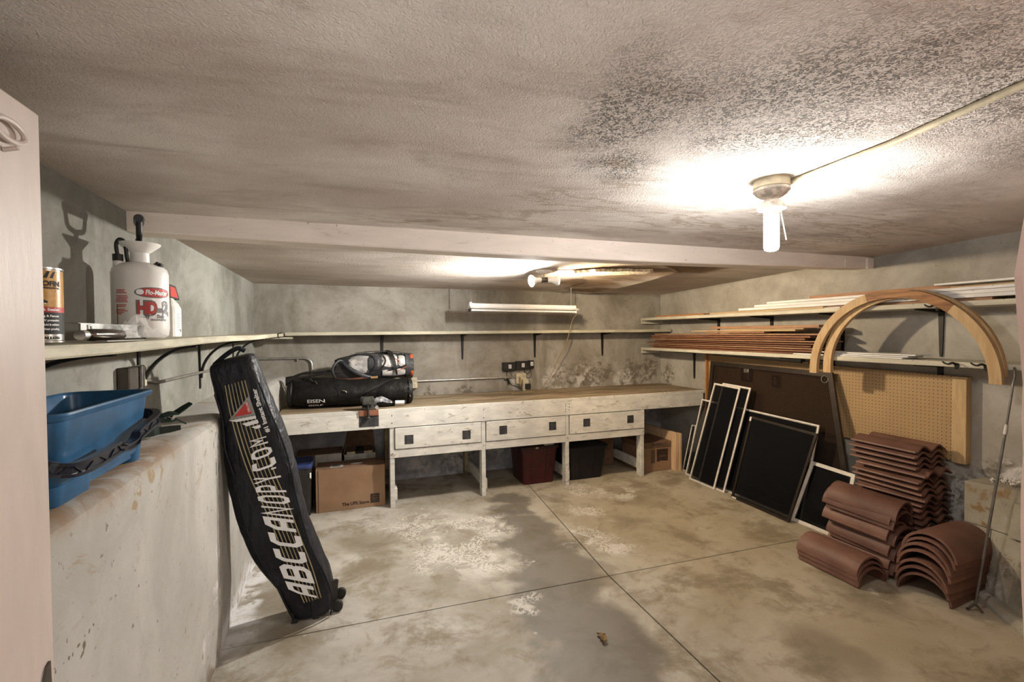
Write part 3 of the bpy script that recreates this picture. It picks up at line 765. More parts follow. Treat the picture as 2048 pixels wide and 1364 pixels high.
for zt, lab, ys_ in ((1.765, 'upper cream painted shelf on the right wall, loaded with white and brown boards', (4.207, 3.512, 2.814, 2.124)),
                     (1.39, 'lower cream painted shelf on the right wall, holding the redwood pile', (4.6, 3.179, 2.90, 2.128))):
    t = thing('wall_shelf', lab, 'shelf', (XR, 3.2, zt-.033), 'painted wall shelves')
    mb = MB(); r = []
    for i in range(10):
        y = 1.0+(5.215-1.0)*i/9; r.append([(3.553, y, zt), (3.55, y, zt-.004), (3.55, y, zt-.03), (3.553, y, zt-.033), (XR, y, zt-.033), (XR, y, zt)])
    mb.loft(r); build('board', mb, M['shelf_right'], t)
    for y in ys_: build('bracket', steel_bracket((XR, y), (0, 1, 0), (-1, 0, 0), zt-.033, .27, .33), M['black_iron'], t)
    mb = MB(); mb.box(3.56, XR, 5.20, 5.225, zt-.075, zt-.033); build('end_cleat', mb, M['shelf_right'], t)

# ------------------------------------------------------------------ workbench
t = thing('workbench', 'long cream painted workbench with three drawers along the back wall', 'workbench', (1.6, 4.85, 0))
YT = 4.44
yy = [YT-.004, 4.56, 4.70, 4.84, 4.98, 5.115, YB-.002]
for i in range(6):
    mb = MB(); mb.cbox(-.595, 3.872, yy[i]+.0015, yy[i+1]-.0015, .876, .912+random.uniform(-.0015, .001), .002); build('top_plank', mb, M['bench_top'], t)
mb = MB(); mb.cbox(-.595, 3.845, YT-.022, YT, .738, .876, .002); build('apron', mb, M['bench_paint'], t)
mb = MB(); mb.cbox(-.595, 3.87, YT-.020, YT-.004, .877, .9115, .002); build('edge_strip', mb, M['bench_paint'], t)
LG = (.356, 1.222, 2.12, 3.03)
for x in LG:
    mb = MB(); mb.cbox(x-.02, x+.02, YT-.012, YT+.076, 0, .738, .002); build('leg', mb, M['bench_paint'], t)
    mb = MB(); mb.cbox(x-.02, x+.02, 5.155, 5.24, 0, .87, .002); build('leg', mb, M['bench_top'], t)
    mb = MB(); mb.cbox(x+.02, x+.045, YT+.03, 5.22, .055, .16, .002); build('stretcher', mb, M['bench_paint'], t)
for i in range(3):
    a, b = LG[i], LG[i+1]
    mb = MB(); mb.cbox(a+.0205 if i else a-.02, b-.0205 if i < 2 else b+.02, YT-.018, YT-.0125, .459, .532, .001); mb.cbox(a+.02, b-.02, YT-.0125, YT+.02, .459, .532, .001); build('rail', mb, M['bench_paint'], t)
    mb = MB(); x0, x1 = a+.026, b-.026
    if i == 2: x1 = b+.018
    mb.cbox(x0, x1, YT-.026, YT-.008, .538, .731, .003); mb.box(x0+.01, b-.03, YT-.008, 5.0, .545, .70)
    dr = build('drawer', mb, M['bench_paint'], t)
    for cx_ in ((.507, 1.05), (1.42, 1.95), (2.34, 2.87))[i]:
        zc_ = (.62, .638, .645)[i]
        mb = MB(); mb.box(cx_-.04, cx_+.04, YT-.0275, YT-.0255, zc_-.042, zc_+.042); build('pull_patch', mb, M['patch'] if 'patch' in M else M.setdefault('patch', plain('dark_grey_patch', (.045, .045, .045), .55, 0, .3)), dr, label='dark square patch in place of a drawer pull')
mb = MB(); mb.box(.071, .241, YT-.0235, YT-.018, .762, .868); build('dark_notch', mb, M['patch'], t)
mb = MB()
for cx_, zz in ((.356, .85), (.356, .78), (1.222, .85), (1.222, .77), (2.10, .85), (2.10, .83), (2.10, .80), (2.10, .775), (2.14, .85), (2.14, .82), (2.14, .79), (3.03, .85), (3.03, .76), (.356, .5), (1.222, .5), (2.12, .5), (3.03, .5)):
    mb.lathe([(.005, 0), (.005, .002), (.001, .0025)], (cx_, YT-.022, zz), 6, rot_to((0, -1, 0)))
build('screw_heads', mb, M['black_iron'], t, kind='stuff')
# vise on a reddish block let into the bench edge
t = thing('bench_vise', 'small grey bench vise clamped to the front edge of the workbench', 'vise', (.165, YT, .90))
M['vise'] = plain('grey_cast_iron', (.075, .075, .065), .5, .4, .3)
mb = MB(); mb.cbox(.072, .240, YT-.034, YT-.0235, .862, .914, .002); build('wood_block', mb, wood('reddish_block', (.30, .13, .075), (.2, .08, .045), 'x'), t)
mb = MB(); mb.smooth = False
mb.cbox(.10, .205, YT-.03, YT+.09, .914, .945, .006); mb.cbox(.115, .185, YT-.01, YT+.07, .945, .99, .008)
mb.cbox(.085, .20, YT-.02, YT+.035, .985, 1.03, .006); build('body', mb, M['vise'], t)
mb = MB(); mb.cbox(.10, .205, YT-.062, YT-.032, .965, 1.025, .005); build('moving_jaw', mb, M['vise'], t)
mb = MB(); mb.smooth = True; mb.tube([(.15, YT-.045, .97), (.15, YT-.045, .845)], .009, 8); mb.lathe([(.015, .838), (.018, .848), (.01, .858)], (.15, YT-.045, 0), 10); build('clamp_screw', mb, M['vise'], t, 40)
mb = MB(); mb.smooth = True; mb.tube([(.225, YT-.03, .935), (.225, YT+.03, .935)], .016, 10); build('knob', mb, M['chrome'], t, 40)
# ------------------------------------------------------------------ things on the left shelf
def on_cyl(c, r, a0, z0):      # flat text coordinates -> cylinder surface; a grows to the viewer's right
    return lambda u, v: (c[0]+r*math.cos(a0+u/r), c[1]+r*math.sin(a0+u/r), z0+v)
M['milky'] = plain('milky_plastic', (.86, .84, .80), .32, 0, .05, 6)
SX, SY, SZ = -.742, 2.145, 1.588
t = thing('pump_sprayer', 'white pump sprayer tank with red and grey print and black pump handle', 'sprayer', (SX, SY, SZ))
mb = MB(); mb.smooth = True
mb.lathe([(.068, SZ), (.084, SZ+.012), (.0875, SZ+.04), (.0875, SZ+.245), (.083, SZ+.262), (.068, SZ+.276), (.045, SZ+.284), (.033, SZ+.287)], (SX, SY, 0), 40); build('tank', mb, M['milky'], t, 50)
mb = MB(); mb.smooth = True
mb.lathe([(.030, SZ+.285), (.029, SZ+.322), (.034, SZ+.326), (.064, SZ+.352), (.066, SZ+.358), (.062, SZ+.358), (.03, SZ+.335)], (SX, SY, 0), 32); build('funnel', mb, M['milky'], t, 40)
gd = Vector((.10, .99, 0)).normalized() if False else Vector((-.33, .94, 0)).normalized()
mb = MB(); mb.smooth = True
mb.tube([(SX, SY, SZ+.33), (SX, SY, SZ+.375)], .012, 12)
c_ = Vector((SX, SY, 0)); zz = SZ+.375
mb.tube(smooth_path([c_+Vector((0, 0, zz)), c_+gd*.036+Vector((0, 0, zz+.010)), c_+gd*.046+Vector((0, 0, zz+.032)), c_+gd*.050+Vector((0, 0, zz+.066))], 4), .010, 10)
mb.tube(smooth_path([c_+Vector((0, 0, zz)), c_-gd*.036+Vector((0, 0, zz+.010)), c_-gd*.046+Vector((0, 0, zz+.032)), c_-gd*.050+Vector((0, 0, zz+.066))], 4), .010, 10)
mb.tube([c_-gd*.062+Vector((0, 0, zz+.066)), c_-gd*.045+Vector((0, 0, zz+.069)), c_+gd*.045+Vector((0, 0, zz+.069)), c_+gd*.062+Vector((0, 0, zz+.066))], [.013, .0165, .0165, .013], 12)
build('pump_handle', mb, M['black_plastic'], t, 40)
ha = math.atan2(-SY, -SX)           # direction towards the camera
vl = Vector((math.sin(ha), -math.cos(ha), 0))    # to the viewer's left
hp = c_+vl*.063+Vector((math.cos(ha), math.sin(ha), 0))*.02
mb = MB(); mb.smooth = True; mb.lathe([(.016, 0), (.015, .014), (.012, .02)], hp+Vector((0, 0, SZ+.268)), 16); build('outlet_neck', mb, M['milky'], t, 40)
mb = MB(); mb.smooth = True; mb.lathe([(.0165, 0), (.0165, .024), (.009, .026)], hp+Vector((0, 0, SZ+.286)), 10); build('hose_nut', mb, M['black_plastic'], t, 25)
mb = MB(); mb.smooth = True
mb.tube(smooth_path([hp+Vector((0, 0, SZ+.30)), hp+vl*.004+Vector((0, 0, SZ+.345)), hp-vl*.006+Vector((0, 0, SZ+.366)), hp-vl*.02+Vector((0, 0, SZ+.355)), hp-vl*.030+Vector((-.005, 0, SZ+.305)), hp-vl*.036+Vector((-.008, .005, SZ+.272))], 6), .0062, 10)
build('hose', mb, M['black_plastic'], t, 40)
mb = MB(); mb.smooth = False; q = c_-vl*.047+Vector((.02, -.03, SZ+.272))
mb.cbox(q.x-.012, q.x+.012, q.y-.014, q.y+.014, q.z, q.z+.012, .002); mb.cbox(q.x-.004, q.x+.004, q.y-.02, q.y+.02, q.z+.008, q.z+.016, .001); build('relief_valve', mb, M['black_plastic'], t)
rr = .0881
def sp(u0, z0, off=0.0): return on_cyl((SX, SY), rr+off, ha+u0/rr, SZ+z0)
def cyl_patch(u0, u1, z0, z1, off=0.0, n=8, shape=None):
    mb = MB(); f = sp(0, 0, off)
    if shape: 
        mb.add([f(u, v) for u, v in shape], [tuple(range(len(shape)))])
    else: mb.grid([[f(u0+(u1-u0)*i/n, z) for i in range(n+1)] for z in (z0, z1)])
    return mb
def oval(cx, cz_, a, b, n=28): return [(cx+a*math.copysign(abs(math.cos(2*PI*i/n))**.75, math.cos(2*PI*i/n)), cz_+b*math.sin(2*PI*i/n)) for i in range(n)]
def oval_patch(cx, cz_, a, b, off):
    mb = MB(); f = sp(0, 0, off); n = 14
    mb.grid([[f(cx+a*math.sin(PI*(i/n-.5)), cz_+s*b*max(0, 1-abs(math.sin(PI*(i/n-.5)))**2.6)**.5) for i in range(n+1)] for s in (-1, 1)]); return mb
M['print_grey'] = plain('grey_print', (.16, .15, .145), .5, 0, .05)
build('logo_oval', oval_patch(.045, .170, .0635, .0195, .0002), M['print_grey'], t)
build('logo_oval', oval_patch(.0465, .170, .0585, .0160, .0005), M['print_red'], t)
build('logo_swoosh', oval_patch(-.002, .1710, .0115, .0095, .0008), M['print_white'], t)
build('printed_lettering', lettering('Flo-Master', .024, sp(.013, .1625, .0012), .0010, .15, width=.083), M['print_white'], t)
build('printed_lettering', lettering('HD', .068, sp(-.014, .090, .0004), .0055, width=.066), M['print_grey'], t)
build('printed_lettering', lettering('-2', .068, sp(.053, .090, .0004), .0055, width=.053), M['print_grey'], t)
build('printed_lettering', lettering('HD', .060, sp(-.011, .0925, .0009), .0022, width=.058), M['print_red'], t)
build('printed_lettering', lettering('Heavy      Duty', .017, sp(-.012, .077, .0004), .0010, width=.092), M['print_grey'], t)
build('printed_lettering', lettering('MULTI-PURPOSE', .0085, sp(.028, .067, .0004), .0005, width=.06), M['print_grey'], t)
mb = MB(); f = sp(0, 0, .0003)
for i in range(17):
    z = .176-i*.0054
    if i in (3, 9, 12): continue
    a = -.083+random.uniform(0, .006); b = -.036-random.uniform(0, .012)-(.012 if i > 14 else 0)
    n = 6; mb.grid([[f(a+(b-a)*k/n, zz_) for k in range(n+1)] for zz_ in (z, z+.0026)])
build('instruction_lines', mb, M['print_red'], t, kind='stuff')
M['rust'] = plain('rust_stain', (.30, .15, .04), .8, 0, .3)
build('rust_run', cyl_patch(-.078, -.0745, .03, .125, .0003, 2), M['rust'], t)

CXc, CYc, CZ = -.727, 1.475, 1.5835
t = thing('stain_can', 'tall metal can with orange and black wrap at the near end of the left shelf', 'can', (CXc, CYc, CZ))
cr = .052; ca = math.atan2(-CYc, -CXc)
def cp(z, off=0.0, u0=0): return on_cyl((CXc, CYc), cr+off, ca+u0/cr, CZ+z)
def band(z0, z1, off=.0004): mb = MB(); mb.smooth = True; mb.lathe([(cr+off, CZ+z0), (cr+off, CZ+z1)], (CXc, CYc, 0), 40, cap=False); return mb
mb = MB(); mb.smooth = True
mb.lathe([(cr-.002, CZ), (cr+.0015, CZ+.002), (cr+.0015, CZ+.005), (cr, CZ+.007), (cr, CZ+.178), (cr+.0018, CZ+.180), (cr+.0018, CZ+.184), (cr-.002, CZ+.184), (cr-.004, CZ+.178)], (CXc, CYc, 0), 40); build('tin', mb, M['chrome'], t, 35)
M['can_orange'] = wood('can_orange_print', (.55, .30, .08), (.38, .18, .04), 'x', .35)
build('printed_wrap', band(.088, .177), M['can_orange'], t); build('red_band', band(.075, .088, .0006), M['print_red'], t); build('black_band', band(.022, .075), M['print_black'], t)
build('printed_lettering', lettering('PENOFIN', .017, cp(.139, .001, -.016), .0008, width=.068), M['print_black'], t)
build('printed_lettering', lettering('ULTRA PREMIUM PENETRATING OIL', .006, cp(.132, .001, -.018), .0003, width=.07), M['print_black'], t)
mb = MB(); f = cp(0, .0008); f2 = cp(0, .0012)
for a, b in ((.004, .016), (.019, .029), (.032, .041)): mb.add([f(a-.004, .158), f(b-.006, .158), f(b, .174), f(a+.004, .174)], [(0, 1, 2, 3)])
for a, b, c in ((-.02, .001, -.004), (.006, .042, .022)): mb.add([f(a, .128), f(b, .128), f(c, .097), f(c-.008, .099)], [(0, 1, 2, 3)])
build('printed_emblem', mb, M['print_black'], t)
mb = MB(); mb.add([f(.000, .128), f(.005, .128), f(.015, .094), f(.010, .094)], [(0, 1, 2, 3)]); mb.add([f(.043, .128), f(.0455, .128), f(.019, .094), f(.016, .095)], [(0, 1, 2, 3)]); build('printed_emblem', mb, M['print_white'], t)
build('printed_lettering', lettering('Stain & Sealer', .009, cp(.079, .0014, -.012), .0003, width=.062), M['print_white'], t)
for i, (tx, w) in enumerate((('Decks, Siding & Fences', .07), ('• UV protection', .040), ('• Mold & mildew', .040), ('• Water proofing', .040))):
    build('printed_lettering', lettering(tx, .0068, cp(.064-.0105*i, .001, -.022 if i == 0 else .008), .0003, width=w), M['print_white'], t)
build('printed_lettering', lettering('ONE GALLON', .009, cp(.010, .001, -.02), .0004, width=.07), M['print_black'], t)

t = thing('white_bottle', 'white plastic bottle with a red and black cap behind the sprayer', 'bottle', (-.775, 2.54, 1.594))
mb = MB(); bz = 1.594; r = []
for z, w, d in ((0, .036, .05), (.004, .038, .052), (.128, .038, .052), (.15, .030, .044), (.172, .017, .018), (.178, .016, .016)):
    r.append([(-.775+w*sx, 2.54+d*sy, bz+z) for sx, sy in ((-1, -.8), (-.8, -1), (.8, -1), (1, -.8), (1, .8), (.8, 1), (-.8, 1), (-1, .8))])
mb.loft(r); build('bottle', mb, M['milky'], t)
mb = MB(); mb.slab([(-.795, 2.495, bz+.176), (-.795, 2.625, bz+.172), (-.795, 2.575, bz+.232), (-.795, 2.49, bz+.236)], (.04, 0, 0)); build('trigger_cap', mb, M['print_black'], t)
mb = MB(); mb.slab([(-.7548, 2.502, bz+.181), (-.7548, 2.60, bz+.179), (-.7548, 2.562, bz+.224), (-.7548, 2.498, bz+.227)], (.0012, 0, 0)); build('cap_panel', mb, M['print_red'], t)
mb = MB(); mb.box(-.7368, -.7362, 2.515, 2.575, bz+.02, bz+.115); build('label', mb, M['print_white'], t)
mb = MB(); 
for i in range(9): mb.box(-.7361, -.7357, 2.52, 2.52+random.uniform(.02, .05), bz+.03+i*.009, bz+.032+i*.009)
mb.box(-.7361, -.7357, 2.555, 2.57, bz+.022, bz+.034); build('label_print', mb, M['print_grey'], t, kind='stuff')
mb = MB(); mb.smooth = True; mb.lathe([(.024, 1.593), (.022, 1.598), (.006, 1.600)], (-.80, 2.70, 0), 14); solo('bottle_lid', mb, M['black_plastic'], 'small flat black lid lying behind the white bottle', 'lid')
# steel plate tool, barrel tool and a clear bag
t = thing('steel_plate_tool', 'broad grey steel plate with a dark brown end lying behind the chrome barrel', 'tool', (-.705, 1.85, 1.587))
M['plate'] = plain('dull_steel_plate', (.42, .42, .40), .45, .6)
mb = MB(); mb.slab([(-.705, 1.62, 1.590), (-.705, 2.01, 1.593), (-.705, 2.01, 1.636), (-.705, 1.62, 1.636)], (.005, 0, 0)); mb.slab([(-.705, 1.62, 1.634), (-.705, 2.01, 1.634), (-.745, 2.01, 1.636), (-.745, 1.62, 1.636)], (0, 0, .003)); build('plate', mb, M['plate'], t)
M['brown_wood'] = plain('dark_brown_wood', (.07, .045, .02), .6, 0, .3)
mb = MB(); mb.slab([(-.702, 1.995, 1.634), (-.702, 2.0, 1.606), (-.702, 2.035, 1.590), (-.702, 2.055, 1.598), (-.702, 2.048, 1.610), (-.702, 2.012, 1.636)], (.012, 0, 0)); build('handle_end', mb, M['brown_wood'], t)
t = thing('chrome_barrel_tool', 'worn chrome tool with a fat rounded barrel and pale collar beside the stain can', 'tool', (-.665, 1.65, 1.585))
bz = 1.603; mb = MB(); mb.smooth = True
mb.tube([(-.665, 1.555, bz), (-.665, 1.575, bz), (-.663, 1.58, bz), (-.66, 1.70, bz), (-.657, 1.745, bz), (-.655, 1.765, bz-.002)], [.011, .0115, .0165, .0175, .015, .006], 16); build('barrel', mb, M.setdefault('dark_chrome', plain('dark_chrome', (.17, .15, .13), .22, 1.0)), t, 50)
mb = MB(); mb.smooth = True; mb.tube([(-.666, 1.535, bz), (-.665, 1.558, bz)], .0135, 14); build('collar', mb, M['steel'], t, 40)
mb = MB(); mb.smooth = True; mb.tube([(-.668, 1.585, bz+.014), (-.668, 1.583, bz+.026), (-.668, 1.60, bz+.026), (-.668, 1.602, bz+.014)], .003, 6); build('hanger_loop', mb, M['steel'], t)
mb = MB(); mb.cbox(-.64, -.615, 1.555, 1.80, 1.5845, 1.588, .001); build('flat_bar', mb, M['steel'], t)
g = G('clear_film', .12, 0, .5); g.col((.85, .84, .82)); g.b.inputs['Alpha'].default_value = .28; M['film'] = g.m
mb = MB(); mb.smooth = True; rows = []
for i in range(15):
    y = 1.70+.33*i/14; hh = .05*math.sin(PI*min(1, (i+1)/15))**.8*(1.15 if 4 < i < 9 else .75)
    rows.append([(-.688+.08*k/9, y+random.uniform(-.006, .006), 1.590+.004+hh*math.sin(PI*k/9)**.7*(1+random.uniform(-.45, .45))) for k in range(10)])
mb.grid(rows); tag(build('clear_bag', mb, M['film'], None, False, origin=(-.65, 1.86, 1.588)), 'crumpled clear plastic bag lying in front of the sprayer', 'bag')
# wire clip on the shelf end
mb = MB(); mb.smooth = True
mb.tube(smooth_path([(-.59, 4.86, 1.612), (-.588, 4.80, 1.615), (-.592, 4.74, 1.607), (-.592, 4.68, 1.612), (-.590, 4.60, 1.604), (-.590, 4.58, 1.585), (-.592, 4.63, 1.570), (-.592, 4.70, 1.575)], 5), .0042, 6)
solo('wire_hook', mb, M['black_iron'], 'black wire hook clipped to the far end of the left shelf', 'hook')

# ------------------------------------------------------------------ blue tub and spring clamps on the ledge
M['blue'] = plain('blue_plastic', (.028, .105, .215), .33, 0, .14, 9)
M['handle_navy'] = plain('navy_black_plastic', (.014, .016, .026), .3)
def rrect(x0, x1, y0, y1, z, r, n=5):
    out = []
    for cx_, cy_, a0 in ((x1-r, y0+r, -PI/2), (x1-r, y1-r, 0), (x0+r, y1-r, PI/2), (x0+r, y0+r, PI)):
        for k in range(n+1):
            a = a0+PI/2*k/n; out.append((cx_+r*math.cos(a), cy_+r*math.sin(a), z))
    return out
BZ = 1.187
t = thing('blue_tub', 'rectangular blue plastic tub with a dark carrying handle on the ledge', 'tub', (-.76, 1.66, BZ))
mb = MB(); mb.smooth = True
def tr(e, z, r=.045): return rrect(-.872+.012-e, -.668+e, 1.41-e, 1.93+e, z, r)
fo = [tr(-.004, BZ+.03), tr(-.002, BZ+.034), tr(.016, BZ+.205), tr(.016, BZ+.208), tr(.026, BZ+.212), tr(.030, BZ+.224), tr(.028, BZ+.229), tr(.020, BZ+.229), tr(.013, BZ+.222), tr(-.005, BZ+.045), tr(-.02, BZ+.04)]
mb.loft(fo); build('tub_body', mb, M['blue'], t, 40)
def foot(ya, yb):
    m_ = MB(); m_.loft([rrect(-.86, -.672, ya, yb, BZ, .03), rrect(-.866, -.667, ya-.006, yb+.006, BZ+.05, .035)]); return build('foot', m_, M['blue'], t, 40)
foot(1.415, 1.60); foot(1.85, 1.925)
mb = MB(); mb.cbox(-.85, -.68, 1.58, 1.88, BZ+.012, BZ+.04, .002); build('underside', mb, M['blue'], t)
hp_ = smooth_path([(-.77, 1.375, BZ+.19), (-.70, 1.37, BZ+.13), (-.645, 1.39, BZ+.098), (-.628, 1.45, BZ+.090), (-.625, 1.55, BZ+.092), (-.622, 1.62, BZ+.098), (-.622, 1.66, BZ+.088), (-.622, 1.72, BZ+.090), (-.624, 1.76, BZ+.106), (-.626, 1.84, BZ+.118), (-.63, 1.93, BZ+.130), (-.66, 1.985, BZ+.138), (-.70, 1.99, BZ+.145), (-.77, 1.965, BZ+.19)], 5)
mb = MB(); rings = []; N_ = len(hp_)
for i, p in enumerate(hp_):
    d_ = (Vector(hp_[min(i+1, N_-1)])-Vector(hp_[max(i-1, 0)])).normalized(); up_ = Vector((0, 0, 1)); sd = d_.cross(up_).normalized(); u2 = sd.cross(d_)
    grip = 1 if 25 < i < 39 else 0
    h1, w1 = (.010, .013) if grip else (.017, .010)
    rings.append([p+u2*(h1*a)+sd*(w1*b) for a, b in ((-1, -1), (-1, 1), (-.55, 1), (-.5, .35), (.5, .35), (.55, 1), (1, 1), (1, -1))])
mb.loft(rings); build('carry_handle', mb, M['handle_navy'], t)
mb = MB()
for i in range(3, N_-4, 3):
    if 25 < i < 39: continue
    p, q2 = hp_[i], hp_[i+2]; s_ = 1 if i % 2 else -1
    mb.bar(Vector(p)+Vector((.002, 0, -.010*s_)), Vector(q2)+Vector((.002, 0, .010*s_)), .003, .005, (1, 0, 0))
build('handle_ribs', mb, M['handle_navy'], t, kind='stuff')
for yy_ in (1.385, 1.955):
    mb = MB(); mb.smooth = True; mb.tube([(-.77, yy_-.012, BZ+.19), (-.77, yy_+.012, BZ+.19)], .018, 12); build('handle_pivot', mb, M['handle_navy'], t, 40)
M['clamp'] = plain('dark_green_clamp', (.006, .017, .013), .36, 0, .2)
def spring_clamp(loc, rz, rx, label):
    t_ = thing('spring_clamp', label, 'clamp', loc, 'spring clamps on the ledge')
    def leg(s):
        m_ = MB()
        pts = [(-.07, .004*s), (-.045, .012*s), (0, .018*s), (.03, .014*s), (.065, .034*s), (.10, .052*s)]
        r = []
        for i, (x, z) in enumerate(pts):
            w = (.010, .015, .017, .016, .015, .011)[i]; h = .004
            r.append([(x, -w, z-h), (x, w, z-h), (x, w, z+h), (x, -w, z+h)])
        m_.loft(r); return m_
    for s in (1, -1): 
        m_ = leg(s); build('jaw_arm', m_, M['clamp'], t_, origin=(0, 0, 0))
        m_ = MB(); m_.cbox(-.085, -.062, -.011, .011, .001*s-.004, .001*s+.010*s, .002) if s > 0 else m_.cbox(-.085, -.062, -.011, .011, -.011, .001, .002)
        build('jaw_pad', m_, M['black_plastic'], t_, origin=(0, 0, 0))
    m_ = MB(); m_.smooth = True; m_.tube([(.0, -.018, 0), (.0, .018, 0)], .010, 12); build('spring', m_, M['chrome'], t_, origin=(0, 0, 0))
    m_ = MB(); m_.smooth = True; m_.tube([(.0, -.022, 0), (.0, .022, 0)], .006, 10); build('pivot_pin', m_, M['chrome'], t_, origin=(0, 0, 0))
    t_.rotation_euler = (rx, 0, rz); t_.scale = (.92, .92, .92)
    return t_
spring_clamp((-.745, 2.43, 1.245), math.radians(62), math.radians(20), 'dark green spring clamp standing with its handles spread on the ledge')
spring_clamp((-.765, 2.27, 1.210), math.radians(60), math.radians(86), 'dark spring clamp lying flat between the blue tub and the green clamp')

# ------------------------------------------------------------------ leaning canopy bag
Lp = [(-.316, 2.841, .0), (-.358, 2.834, .092), (-.400, 2.825, .208), (-.465, 2.82, .285), (-.525, 2.812, .404), (-.572, 2.801, .55), (-.602, 2.792, .692), (-.627, 2.781, .847), (-.630, 2.769, 1.01), (-.634, 2.759, 1.159), (-.661, 2.749, 1.297), (-.689, 2.74, 1.432)]
Rp = [(-.123, 2.839, .012), (-.115, 2.832, .119), (-.15, 2.823, .249), (-.18, 2.817, .325), (-.228, 2.808, .453), (-.263, 2.798, .602), (-.29, 2.788, .742), (-.314, 2.777, .903), (-.35, 2.767, 1.05), (-.403, 2.756, 1.201), (-.446, 2.746, 1.349), (-.479, 2.735, 1.493)]
g = G('black_nylon', .48, 0, .28)
g.col(g.mix(g.step(g.noise(5, 5), .35, .7), (.008, .008, .011), (.018, .018, .023)))
g.bump(g.math('ADD', g.noise(9, 3, .5, 1.4, g.obj((1.6, 1, .5))), g.mul(g.noise(22, 2, .5, .8), .2)), .6, .03); M['nylon'] = g.m
t = thing('canopy_bag', 'tall black wheeled canopy bag with white lettering leaning on the ledge', 'bag', (-.2, 2.9, 0))
DEP = [.17, .20, .22, .22, .22, .21, .21, .21, .20, .19, .17, .13]
nrm = Vector((.06, 1, .07)).normalized()
mb = MB(); rings = []
for i in range(12):
    a, b = Vector(Lp[i]), Vector(Rp[i]); w = b-a; d = nrm*DEP[i]
    ring = []
    bulge = (.25 if 3 <= i <= 8 else .06)
    for (u, v) in ((.02, .05), (.12, -.02), (.3, -.035), (.5, -.04), (.7, -.035), (.88, -.02), (.985, .06), (1.02, .2), (1.05, .5), (1.02, .82), (.93, 1.0), (.7, 1.03), (.4, 1.02), (.14, .92), (.02-bulge*.1, .6), (-.02, .25)):
        ring.append(a+w*u+d*v)
    rings.append(ring)
# close the ends softly
def shrink(r, k, off): 
    c = sum(r, Vector())/len(r); return [c+(p-c)*k+off for p in r]
tip = (Vector(Lp[11])-Vector(Lp[10])).normalized()
rings = [shrink(rings[0], .86, Vector((0, 0, .0)))]+[[p+Vector((0, 0, .012)) for p in rings[0]]]+rings[1:]+[shrink(rings[-1], .80, tip*.02+Vector((0, .02, 0)))]
mb.loft(rings)
body = build('bag_body', mb, M['nylon'], t, 55)
md = body.modifiers.new('soft', 'SUBSURF'); md.levels = 2; md.render_levels = 2
tex = bpy.data.textures.new('folds', 'CLOUDS'); tex.noise_scale = .085
dm = body.modifiers.new('folds', 'DISPLACE'); dm.texture = tex; dm.strength = .012; dm.mid_level = .75; dm.texture_coords = 'GLOBAL'
def rail(A, k, off=-.0125):
    """point at station k (0..1) along a measured line, lifted off the front face"""
    n = len(A)-1; f = min(max(k, 0), .9999)*n; i = int(f); u = f-i
    p0, p1, p2, p3 = [Vector(A[min(max(j, 0), n)]) for j in (i-1, i, i+1, i+2)]
    return .5*((2*p1)+(p2-p0)*u+(2*p0-5*p1+4*p2-p3)*u*u+(3*p1-p0-3*p2+p3)*u**3)+nrm*off
BASE = [(-.192, 2.831, .135), (-.252, 2.815, .357), (-.297, 2.8, .576), (-.341, 2.787, .754), (-.385, 2.776, .916), (-.422, 2.765, 1.074)]
TOP = [(-.311, 2.827, .191), (-.372, 2.812, .396), (-.423, 2.797, .613), (-.457, 2.786, .768), (-.474, 2.778, .889), (-.485, 2.766, 1.061)]
SL = [(-.599, 2.746, 1.344), (-.581, 2.756, 1.201), (-.546, 2.768, 1.026), (-.501, 2.78, .857), (-.439, 2.792, .682), (-.38, 2.805, .502), (-.325, 2.818, .319), (-.257, 2.832, .116)]
SR = [(-.506, 2.744, 1.369), (-.475, 2.755, 1.218), (-.433, 2.766, 1.051), (-.381, 2.779, .867), (-.321, 2.792, .69), (-.26, 2.806, .484), (-.208, 2.818, .311), (-.167, 2.831, .13)]
M['gold'] = plain('gold_print', (.44, .36, .20), .5, 0, .08)
for j in range(7):
    s0 = (j-.16)/6.3+.02; wd = .035 if j in (0, 1, 5, 6) else .026
    rows = []
    for k in range(41):
        a, b = rail(SL, k/40, -.0135), rail(SR, k/40, -.0135); rows.append([a+(b-a)*s0, a+(b-a)*(s0+wd*1.35)])
    mb = MB(); mb.grid(rows); build('gold_stripe', mb, M['gold'], t)
def bp_(u, v):  # u 0..1 along the word, v 0..1 from baseline to the letter tops
    a, b = rail(BASE, u, -.0165), rail(TOP, u, -.0165); return a+(b-a)*v
LET = {'A': [[(0, 0), (0, .72), (.22, 1), (.7, 1), (.7, 0)], [(.1, .42), (.7, .42)]],
       'B': [[(0, 0), (0, 1), (.55, 1), (.7, .84), (.7, .62), (.6, .5), (0, .5)], [(.6, .5), (.7, .38), (.7, .16), (.55, 0), (-.1, 0)]],
       'C': [[(.74, .99), (.16, .99), (0, .80), (0, .2), (.16, .01), (.74, .01)]],
       'N': [[(.0, -.04), (.0, 1), (.7, .0), (.7, 1.06)]], 'O': [[(.2, 0), (0, .2), (0, .8), (.16, 1), (.54, 1), (.7, .8), (.7, .2), (.54, 0), (.15, 0)]],
       'P': [[(0, -.1), (0, 1), (.54, 1), (.7, .84), (.7, .56), (.54, .4), (.05, .4)]],
       'Y': [[(-.05, 1.08), (.34, .44), (.76, 1.08)], [(.34, .5), (.34, -.1)]], 'M': [[(0, -.02), (.04, 1.04), (.42, .42), (.78, 1.04), (.84, -.02)]], '.': [[(.0, .1), (.16, .1)]]}
word = 'ABCCANOPY.COM'
adv = [(.98 if c == 'C' else 1.04) if c != '.' else .40 for c in word]
adv = [a*(1.0-.022*i) for i, a in enumerate(adv)]; tot = sum(adv); u0 = .0
